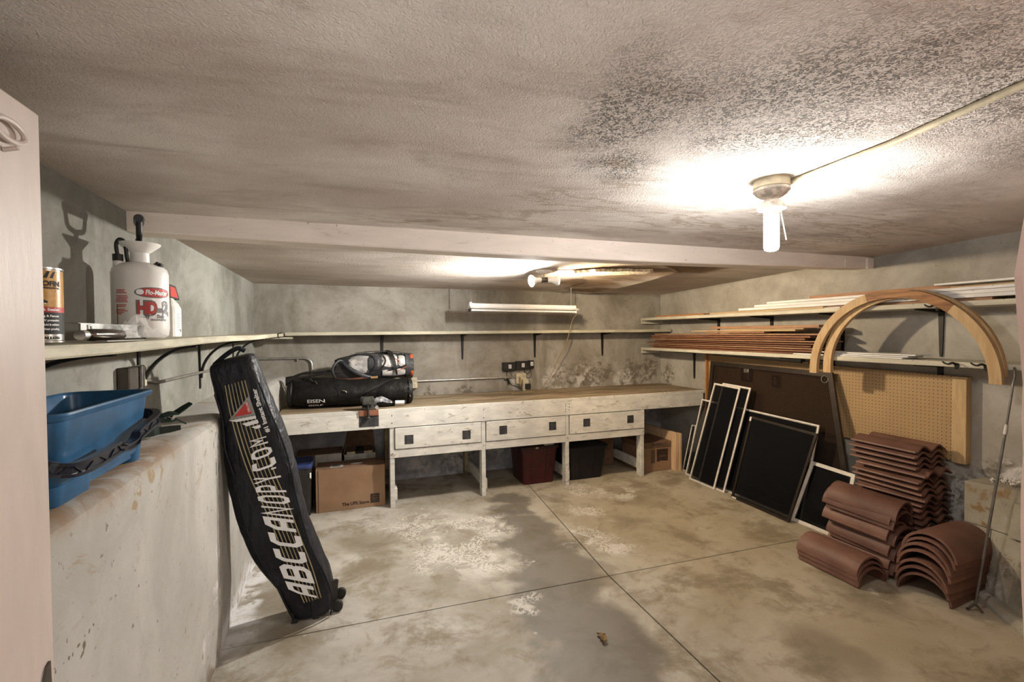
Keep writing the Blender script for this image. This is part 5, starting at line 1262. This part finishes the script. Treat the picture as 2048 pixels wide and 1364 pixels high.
# ------------------------------------------------------------------ window screens leaning on the right wall
def mesh_mat(name, c, a):
    g = G(name, .7, 0, .04); g.col(c); g.b.inputs['Alpha'].default_value = a; return g.m
M['mesh_black'] = mesh_mat('black_insect_mesh', (.007, .007, .008), .80)
M['mesh_brown'] = mesh_mat('brown_insect_mesh', (.020, .012, .009), .82)
M['frame_white'] = plain('white_aluminium', (.68, .64, .58), .4, .0, .08)
M['frame_brown'] = plain('bronze_aluminium', (.035, .026, .020), .38, .4)
def screen(name, label, q, w, th, fm, mm, group, extra=None, wr=None):
    """q: bottom-left, bottom-right, top-right, top-left as seen from the room"""
    P = [Vector(p) for p in q]
    t_ = thing(name, label, 'window screen', tuple((P[0]+P[1])/2), group)
    n = (P[1]-P[0]).cross(P[3]-P[0]).normalized()
    if n.x > 0: n = -n                       # towards the room
    c = sum(P, Vector())/4
    I = []
    for i in range(4):
        a = (P[(i+1) % 4]-P[i]).normalized(); b = (P[(i-1) % 4]-P[i]).normalized()
        I.append(P[i]+(a+b)*w)
    for i in range(4):
        j = (i+1) % 4; mb = MB(); mb.slab([P[i], P[j], I[j], I[i]], n*th); build('frame_bar', mb, fm, t_)
        mb = MB(); a_, b_ = I[i], I[j]; o_ = n*(th*.9)
        d_ = ((c-(a_+b_)/2)).normalized()*-.003
        mb.slab([a_+o_+d_*1.8, b_+o_+d_*1.8, b_+o_+d_*.6, a_+o_+d_*.6], n*.0012); build('spline', mb, M['frame_brown'] if fm is M['frame_white'] else M['rubber'], t_)
    mb = MB(); mb.add([p+n*(th*.45) for p in I], [(0, 1, 2, 3)]); build('screen_mesh', mb, mm, t_)
    for pts, m_ in (extra or []):
        mb = MB(); mb.slab([P[0]+(P[1]-P[0])*u+(P[3]-P[0])*v+n*th for u, v in pts], n*.006); build('pull_tab', mb, m_, t_)
    return t_
GS = 'window screens leaning on the right wall'
screen('window_screen', 'big brown framed screen door panel, rearmost, leaning over the pegboard', [(3.64, 4.19, 0), (3.64, 2.52, 0), (3.803, 2.839, 1.24), (3.806, 4.233, 1.259)], .045, .02, M['frame_brown'], M['mesh_brown'], GS)
screen('window_screen', 'wide white framed black screen behind the two tall narrow ones', [(3.524, 4.325, 0), (3.520, 2.90, 0), (3.696, 2.874, .80), (3.704, 4.269, .838)], .018, .010, M['frame_white'], M['mesh_black'], GS)
screen('window_screen', 'tall narrow white framed screen, the one set further right', [(3.470, 4.06, 0), (3.466, 3.69, 0), (3.698, 3.585, 1.034), (3.700, 3.952, 1.047)], .020, .010, M['frame_white'], M['mesh_black'], GS)
screen('window_screen', 'tall narrow white framed screen in front, set further left', [(3.450, 4.172, 0), (3.446, 3.80, 0), (3.675, 3.693, 1.024), (3.678, 4.05, 1.038)], .020, .010, M['frame_white'], M['mesh_black'], GS)
screen('window_screen', 'black framed screen in front with a silver clip at its top corner', [(3.436, 3.565, 0), (3.428, 2.93, 0), (3.596, 2.809, .75), (3.602, 3.493, .782)], .022, .012, M['frame_brown'], M['mesh_black'], GS,
       [([(.005, .94), (.035, .94), (.035, .99), (.005, .99)], M['frame_white']), ([(.02, .004), (.10, .004), (.10, .02), (.02, .02)], M['frame_white'])])
screen('window_screen', 'low white framed black screen lying lengthwise beside the clay tiles', [(3.494, 2.97, 0), (3.497, 2.53, 0), (3.60, 2.507, .50), (3.603, 2.867, .513)], .028, .014, M['frame_white'], M['mesh_black'], GS)
screen('window_screen', 'short slim white frame at the left end of the leaning screens', [(3.60, 4.467, 0), (3.60, 4.375, 0), (3.705, 4.365, .525), (3.703, 4.431, .518)], .012, .012, M['frame_white'], M['mesh_black'], GS)
mb = MB(); mb.smooth = True
a = Vector((3.775, 2.895, 1.18)); mb.tube([a+Vector((0, .03*math.cos(2*PI*i/16), .03*math.sin(2*PI*i/16))) for i in range(17)], .004, 6)
solo('metal_ring', mb, M['chrome'], 'small metal ring at the top corner of the brown screen panel', 'ring')

# ------------------------------------------------------------------ lumber on the right shelves
def board(x0, x1, y0, y1, z0, z1, m, label, group, yaw=0.0, cat='board', slant=.0):
    mb = MB(); c = Vector(((x0+x1)/2, (y0+y1)/2, (z0+z1)/2))
    vs = MB(); vs.cbox(x0, x1, y0, y1, z0, z1, .0015)
    Rz = Matrix.Rotation(yaw, 3, 'Z')
    out = []
    for v_ in vs.v:
        p = Rz @ (Vector(v_)-c); 
        if slant and p.y > (y1-y0)/2-.01: p.y -= slant*(p.x+(x1-x0)/2)/(x1-x0)
        out.append(p)
    vs.v = [tuple(p) for p in out]
    o = build('board' if cat == 'board' else cat, vs, m, None, origin=(0, 0, 0)); o.location = c
    return tag(o, label, cat, group)
GU, GL = 'boards on the upper right shelf', 'redwood boards on the lower right shelf'
board(3.60, 3.74, 4.15, 4.95, 1.766, 1.784, M['orange_board'], 'thin orange board at the far left end of the upper shelf', GU, .03)
board(3.565, 3.60, 2.75, 4.0, 1.766, 1.782, M['pine'], 'thin tan strip lying along the front of the upper shelf', GU, .0)
board(3.58, 3.67, 1.25, 3.63, 1.785, 1.808, M['white_board'], 'lowest of the three stepped white boards on the upper shelf', GU)
board(3.60, 3.72, 1.15, 3.46, 1.810, 1.832, M['white_board'], 'middle one of the three stepped white boards on the upper shelf', GU)
board(3.60, 3.72, 1.10, 3.32, 1.834, 1.853, M['white_board'], 'topmost of the three stepped white boards on the upper shelf', GU)
board(3.60, 3.75, 1.72, 3.0, 1.766, 1.783, M['redwood_pale'], 'tan board under the white boards behind the wooden arch', GU)
board(3.73, 3.86, 1.85, 3.0, 1.834, 1.885, M['redwood_pale'], 'brown board at the back on top of the upper shelf pile', GU)
board(3.70, 3.84, 1.0, 1.98, 1.854, 1.874, M['pine'], 'pale brown board nearest the doorway on the upper shelf pile', GU)
board(3.61, 3.80, 1.05, 2.02, 1.8755, 1.888, M['white_board'], 'thin white board on top at the near end of the upper shelf', GU, .02)
mb = MB(); mb.cbox(3.57, 3.585, 2.62, 2.80, 1.766, 1.772, .001); solo('batten_offcut', mb, M['white_board'], 'small white offcut on the upper shelf edge beside the arch', 'offcut')
ords = ['lowest', 'second from the bottom', 'third from the bottom', 'fourth from the bottom', 'fifth from the bottom', 'sixth from the bottom', 'seventh from the bottom', 'eighth from the bottom', 'topmost']
z = 1.391
for i in range(9):
    h = .0125+.003*(i % 3 == 1); y1 = 5.15-random.uniform(0, .14)-(.10 if i > 6 else 0); y0 = 2.80+random.uniform(-.06, .16)
    xf = 3.562+random.uniform(0, .055)
    board(xf, xf+.22, y0, y1, z, z+h, (M['redwood'], M['redwood'], M['redwood_pale'])[i % 3], ords[i]+' long red-brown board in the redwood pile on the lower shelf', GL, random.uniform(-.004, .004))
    z += h+.0065
board(3.60, 3.72, 3.35, 4.1, z, z+.014, M['redwood_pale'], 'short dark board lying crosswise on top of the redwood pile', GL); 
board(3.58, 3.68, 2.85, 3.55, z, z+.012, M['pine'], 'short pale strip on the redwood pile beside the arch', GL) if False else None
z += .0155
board(3.585, 3.72, 3.02, 4.30, z, z+.013, M['pine'], 'thin pale slat sticking out leftwards over the redwood pile', GL, .006); z += .0145
board(3.60, 3.76, 2.95, 3.80, z, z+.011, M['pine'], 'short pale slat just beneath the uppermost redwood plank', GL); z += .0125
board(3.585, 3.74, 2.80, 4.02, z, z+.024, M['redwood_pale'], 'slant-cut redwood plank crowning the pile on the lower shelf', GL, .0, 'board', .10)
for i, (a, b, zz, xx, lab) in enumerate(((2.18, 3.02, 1.391, 3.565, 'lowest white strip lying under the feet of the wooden arch'), (2.15, 3.05, 1.402, 3.575, 'middle white strip lying under the feet of the wooden arch'), (2.12, 2.98, 1.413, 3.60, 'top white strip lying under the feet of the wooden arch'))):
    board(xx-.0, xx+.16, a, b if i != 1 else 2.74, zz, zz+.009, M['white_board'], lab, 'white strips on the lower right shelf')

# ------------------------------------------------------------------ wooden arches hung over the shelf fronts
def arch_piece(name_, yc, zc_, Ro, w, x0, x1, a0, a1, leg0, leg1, m, par, n=16):
    mb = MB(); mb.smooth = False; rings = []
    pts = [(yc+Ro*math.cos(a0+(a1-a0)*i/n), zc_+Ro*math.sin(a0+(a1-a0)*i/n), a0+(a1-a0)*i/n) for i in range(n+1)]
    if leg0: pts = [(pts[0][0], pts[0][1]-leg0, pts[0][2])]+pts
    if leg1: pts = pts+[(pts[-1][0], pts[-1][1]-leg1, pts[-1][2])]
    for y, z, a in pts:
        iy, iz = y-w*math.cos(a), z-w*math.sin(a)
        if z < zc_: iz = z
        rings.append([(x0, y, z), (x1, y, z), (x1, iy, iz), (x0, iy, iz)])
    mb.loft(rings); return build(name_, mb, m, par)
M['arch_pine'] = wood('arch_pine', (.50, .35, .185), (.38, .235, .105), 'z', .55, 9, .7)
M['arch_fir'] = wood('arch_fir', (.30, .145, .055), (.14, .06, .02), 'y', .55, 14, 1.0)
t = thing('wooden_arch', 'front wooden half-round arch with a darker crown hung over the shelf fronts', 'arch', (3.50, 2.2, 1.28), 'wooden arches over the right shelves')
yc, zc_, Ro = 2.2065, 1.2765, .5895
for a0, a1, l0, l1, m_ in ((0, D2(74), .022, 0, 'arch_pine'), (D2(74), D2(128), 0, 0, 'arch_fir'), (D2(128), PI, 0, -.012, 'arch_pine')):
    arch_piece('segment', yc, zc_, Ro, .058, 3.478, 3.508, a0, a1, l0, l1 if l1 > 0 else 0, M[m_], t)
t = thing('wooden_arch', 'rear wooden half-round arch mostly hidden behind the front one', 'arch', (3.53, 2.12, 1.28), 'wooden arches over the right shelves')
for a0, a1, l0 in ((0, D2(80), .055), (D2(80), PI, 0)):
    arch_piece('segment', 2.1645, 1.3185, .5445, .060, 3.514, 3.544, a0, a1, l0, 0, M['arch_pine'], t)
def iron_hook(y, z, label):
    t_ = thing('coat_hook', label, 'hook', (3.548, y, z), 'cast iron hooks on the shelf fronts')
    mb = MB(); mb.smooth = True
    mb.tube(smooth_path([(3.545, y, z+.004), (3.53, y+.012, z+.012), (3.52, y+.028, z+.004), (3.515, y+.045, z+.010), (3.512, y+.055, z+.020)], 4), [.0065]*8+[.005]*6+[.004]*3, 8); build('upper_prong', mb, M['black_iron'], t_)
    mb = MB(); mb.smooth = True
    mb.tube(smooth_path([(3.545, y, z), (3.535, y-.012, z+.008), (3.522, y-.022, z-.004), (3.52, y-.014, z-.020), (3.525, y-.004, z-.016)], 4), .005, 8); build('lower_prong', mb, M['black_iron'], t_)
    mb = MB(); mb.cbox(3.542, 3.549, y-.009, y+.009, z-.026, z+.012, .002); build('plate', mb, M['black_iron'], t_)
iron_hook(1.965, 1.734, 'cast iron hook on the upper shelf front at the arch crown')
iron_hook(1.865, 1.372, 'cast iron hook on the lower shelf front, left of its pair')
iron_hook(1.722, 1.372, 'cast iron hook on the lower shelf front, close to the arch foot')
t = thing('crank_pole', 'long grey metal crank pole leaning between the floor and the lower shelf', 'pole', (3.315, 1.652, 0))
mb = MB(); mb.smooth = True
mb.tube([(3.318, 1.648, .035), (3.455, 1.585, 1.05)], .0068, 10); mb.tube(smooth_path([(3.455, 1.585, 1.05), (3.478, 1.576, 1.22), (3.485, 1.573, 1.285), (3.50, 1.572, 1.325), (3.515, 1.580, 1.36), (3.54, 1.592, 1.372)], 4), .0055, 10); build('rod', mb, M.setdefault('rod_grey', plain('rod_grey', (.17, .165, .15), .45, .7)), t)
mb = MB(); mb.smooth = True; mb.tube([(3.449, 1.588, 1.005), (3.456, 1.585, 1.06)], .0105, 10); build('joint_sleeve', mb, M['steel'], t, 40)
mb = MB(); mb.smooth = True
mb.tube(smooth_path([(3.318, 1.648, .04), (3.30, 1.655, .03), (3.288, 1.665, .012), (3.30, 1.676, .006)], 4), .006, 8); mb.tube(smooth_path([(3.318, 1.648, .04), (3.328, 1.638, .026), (3.325, 1.618, .008)], 4), .006, 8); build('claw', mb, M['dark_metal'], t)

# ------------------------------------------------------------------ clay roof tiles
g = G('clay_tile', .55, 0, .4)
oi = g.n('ShaderNodeObjectInfo')
c_ = g.mix(g.step(g.noise(5, 6), .35, .68), (.118, .055, .037), (.165, .083, .058))
c_ = g.mix(g.mul(g.step(g.noise(42, 3, .5), .70, .74), .6), c_, (.05, .025, .018))
c_ = g.mix(g.mul(g.step(g.noise(9, 6, .7), .66, .72), .4), c_, (.36, .25, .20))
h_ = g.n('ShaderNodeHueSaturation'); g.l(c_, h_.inputs['Color']); g.l(g.math('ADD', .85, g.mul(oi.outputs['Random'], .3)), h_.inputs['Value'])
g.col(h_.outputs[0]); g.bump(g.noise(30, 4), .15, .003); M['clay'] = g.m
def tile_mesh(prof, L, th):
    mb = MB(); mb.smooth = True; n = len(prof)
    outer = []
    for i, (x, z) in enumerate(prof):
        a = Vector(prof[max(i-1, 0)]); b = Vector(prof[min(i+1, n-1)]); d = (b-a).normalized(); outer.append((x-d.y*th, z+d.x*th))
    ring = [(x, z) for x, z in prof]+outer[::-1]
    rows = []
    for y in (-L/2, -L/2+.004, L/2-.004, L/2):
        k = 1 if abs(y) < L/2-.001 else .995
        rows.append([(x*k, y, z*k) for x, z in ring])
    mb.loft(rows); return mb
def barrel(W, H, th=.013, flange=.007):
    p = [(-W/2-flange, .002), (-W/2, 0)]+[(-W/2*math.cos(a), H*math.sin(a)) for a in [PI*i/14 for i in range(1, 14)]]+[(W/2, 0), (W/2+flange*.6, .002)]
    return p
protoC = tile_mesh(barrel(.228, .098), .41, .013)
GT = 'clay roof tiles stacked in the corner'
o0 = build('roof_tile', protoC, M['clay'], None, 45); o0['category'] = 'roof tile'; o0['group'] = GT
first = [o0]
def put(loc, rot, label, proto):
    if first and proto is o0: o = first.pop()
    else: o = proto.copy(); col.objects.link(o)
    o.location = loc; o.rotation_euler = rot; o['label'] = label; o['category'] = 'roof tile'; o['group'] = GT
    return o
nth = ['bottom', 'second from the bottom', 'third from the bottom', 'fourth from the bottom', 'fifth from the bottom', 'sixth from the bottom', 'seventh from the bottom', 'eighth from the bottom', 'ninth from the bottom', 'tenth from the bottom', 'eleventh from the bottom', 'twelfth from the bottom', 'thirteenth from the bottom', 'fourteenth from the bottom', 'fifteenth from the bottom', 'sixteenth from the bottom', 'seventeenth from the bottom', 'eighteenth from the bottom', 'nineteenth from the bottom', 'twentieth from the bottom', 'twenty-first from the bottom']
# low front stack: three
for i in range(3):
    put((3.06, 2.235+.008*i, .002+.030*i), (0, 0, .01*i), ('bottom', 'middle', 'top')[i]+' half-round clay tile in the low stack of three at the front', o0)
# tall middle stack
zs = [.002, .032, .062, .125, .155, .22, .25, .325, .355, .388]
for i, z in enumerate(zs):
    y_ = 2.245+(.015 if i > 5 else 0)-.02*(i % 2)
    put((3.335+(.012 if i % 2 else 0)-.02*(i > 5), y_, z), ((0, 0, .0, .015, .02, .03, .04, .06, .07, .075)[i], (.02, -.02, .03, 0, -.03, .03, .02, .03, .02, .01)[i], (0, .02, .01, .04, .0, .04, .07, .13, .15, .19)[i]), (nth[i] if i < 9 else 'top')+' half-round clay tile in the tall middle stack', o0)
# right-hand stack turned across
protoD = build('roof_tile', tile_mesh(barrel(.25, .125, .014, .006), .40, .014), M['clay'], None, 45)
zs = [.002, .045, .085, .15, .19, .225, .262]
for i, z in enumerate(zs):
    loc = (3.385+random.uniform(-.012, .012), 1.855-.006*i, z); rot = (0, 0, PI/2+(.10, .06, .02, .05, .03, .05, .06)[i])
    lab = (nth[i] if i < 6 else 'top')+' clay tile in the broad stack turned across beside the footing'
    if i == 0: protoD.location = loc; protoD.rotation_euler = rot; protoD['label'] = lab; protoD['category'] = 'roof tile'; protoD['group'] = GT
    else: put(loc, rot, lab, protoD)
# tall stack of double-wave tiles behind
wave = [(-.15+.30*i/30, .018+.018*math.cos(2*PI*2.1*(i/30)+PI*.75)) for i in range(31)]
protoS = build('roof_tile', tile_mesh(wave, .43, .012), M['clay'], None, 45)
z = .0
rs = random.Random(5)
for i in range(21):
    lab = (nth[i] if i < 20 else 'top')+' wavy clay tile in the tall stack against the pegboard'
    grp = (0, 0, 0, 0, .012, .012, .012, -.03, -.025, -.01, -.01, -.012, -.03, -.022, 0, .0, -.035, .01, .012, .008, .01)[i]
    loc = (3.645+rs.uniform(-.006, .010), 2.255+grp+rs.uniform(-.006, .006), z); rot = (0, 0, rs.uniform(-.02, .03)+(.05 if i in (7, 12, 16) else 0))
    if i == 0: protoS.location = loc; protoS.rotation_euler = rot; protoS['label'] = lab; protoS['category'] = 'roof tile'; protoS['group'] = GT
    else: put(loc, rot, lab, protoS)
    z += .0375 if i not in (6, 15) else .05
# dry leaf on the floor
M['leaf'] = plain('dry_leaf', (.20, .11, .03), .8, 0, .3, 60)
mb = MB(); mb.smooth = True
lf = []
for i in range(9):
    q = i/8; w = .016*math.sin(PI*min(1, q*.95+.03))**.6*(1+.35*math.sin(i*2.4)); c = Vector((1.213+.010*math.sin(q*4), 2.185-.085*q, .004+.010*math.sin(q*PI)))
    lf.append([c+Vector((-w, .003, .012)), c, c+Vector((w, -.003, .010))])
mb.grid(lf); o = solo('dry_leaf', mb, M['leaf'], 'small curled brown leaf on the concrete floor', 'leaf', smooth=True)
sm = o.modifiers.new('thick', 'SOLIDIFY'); sm.thickness = .0008
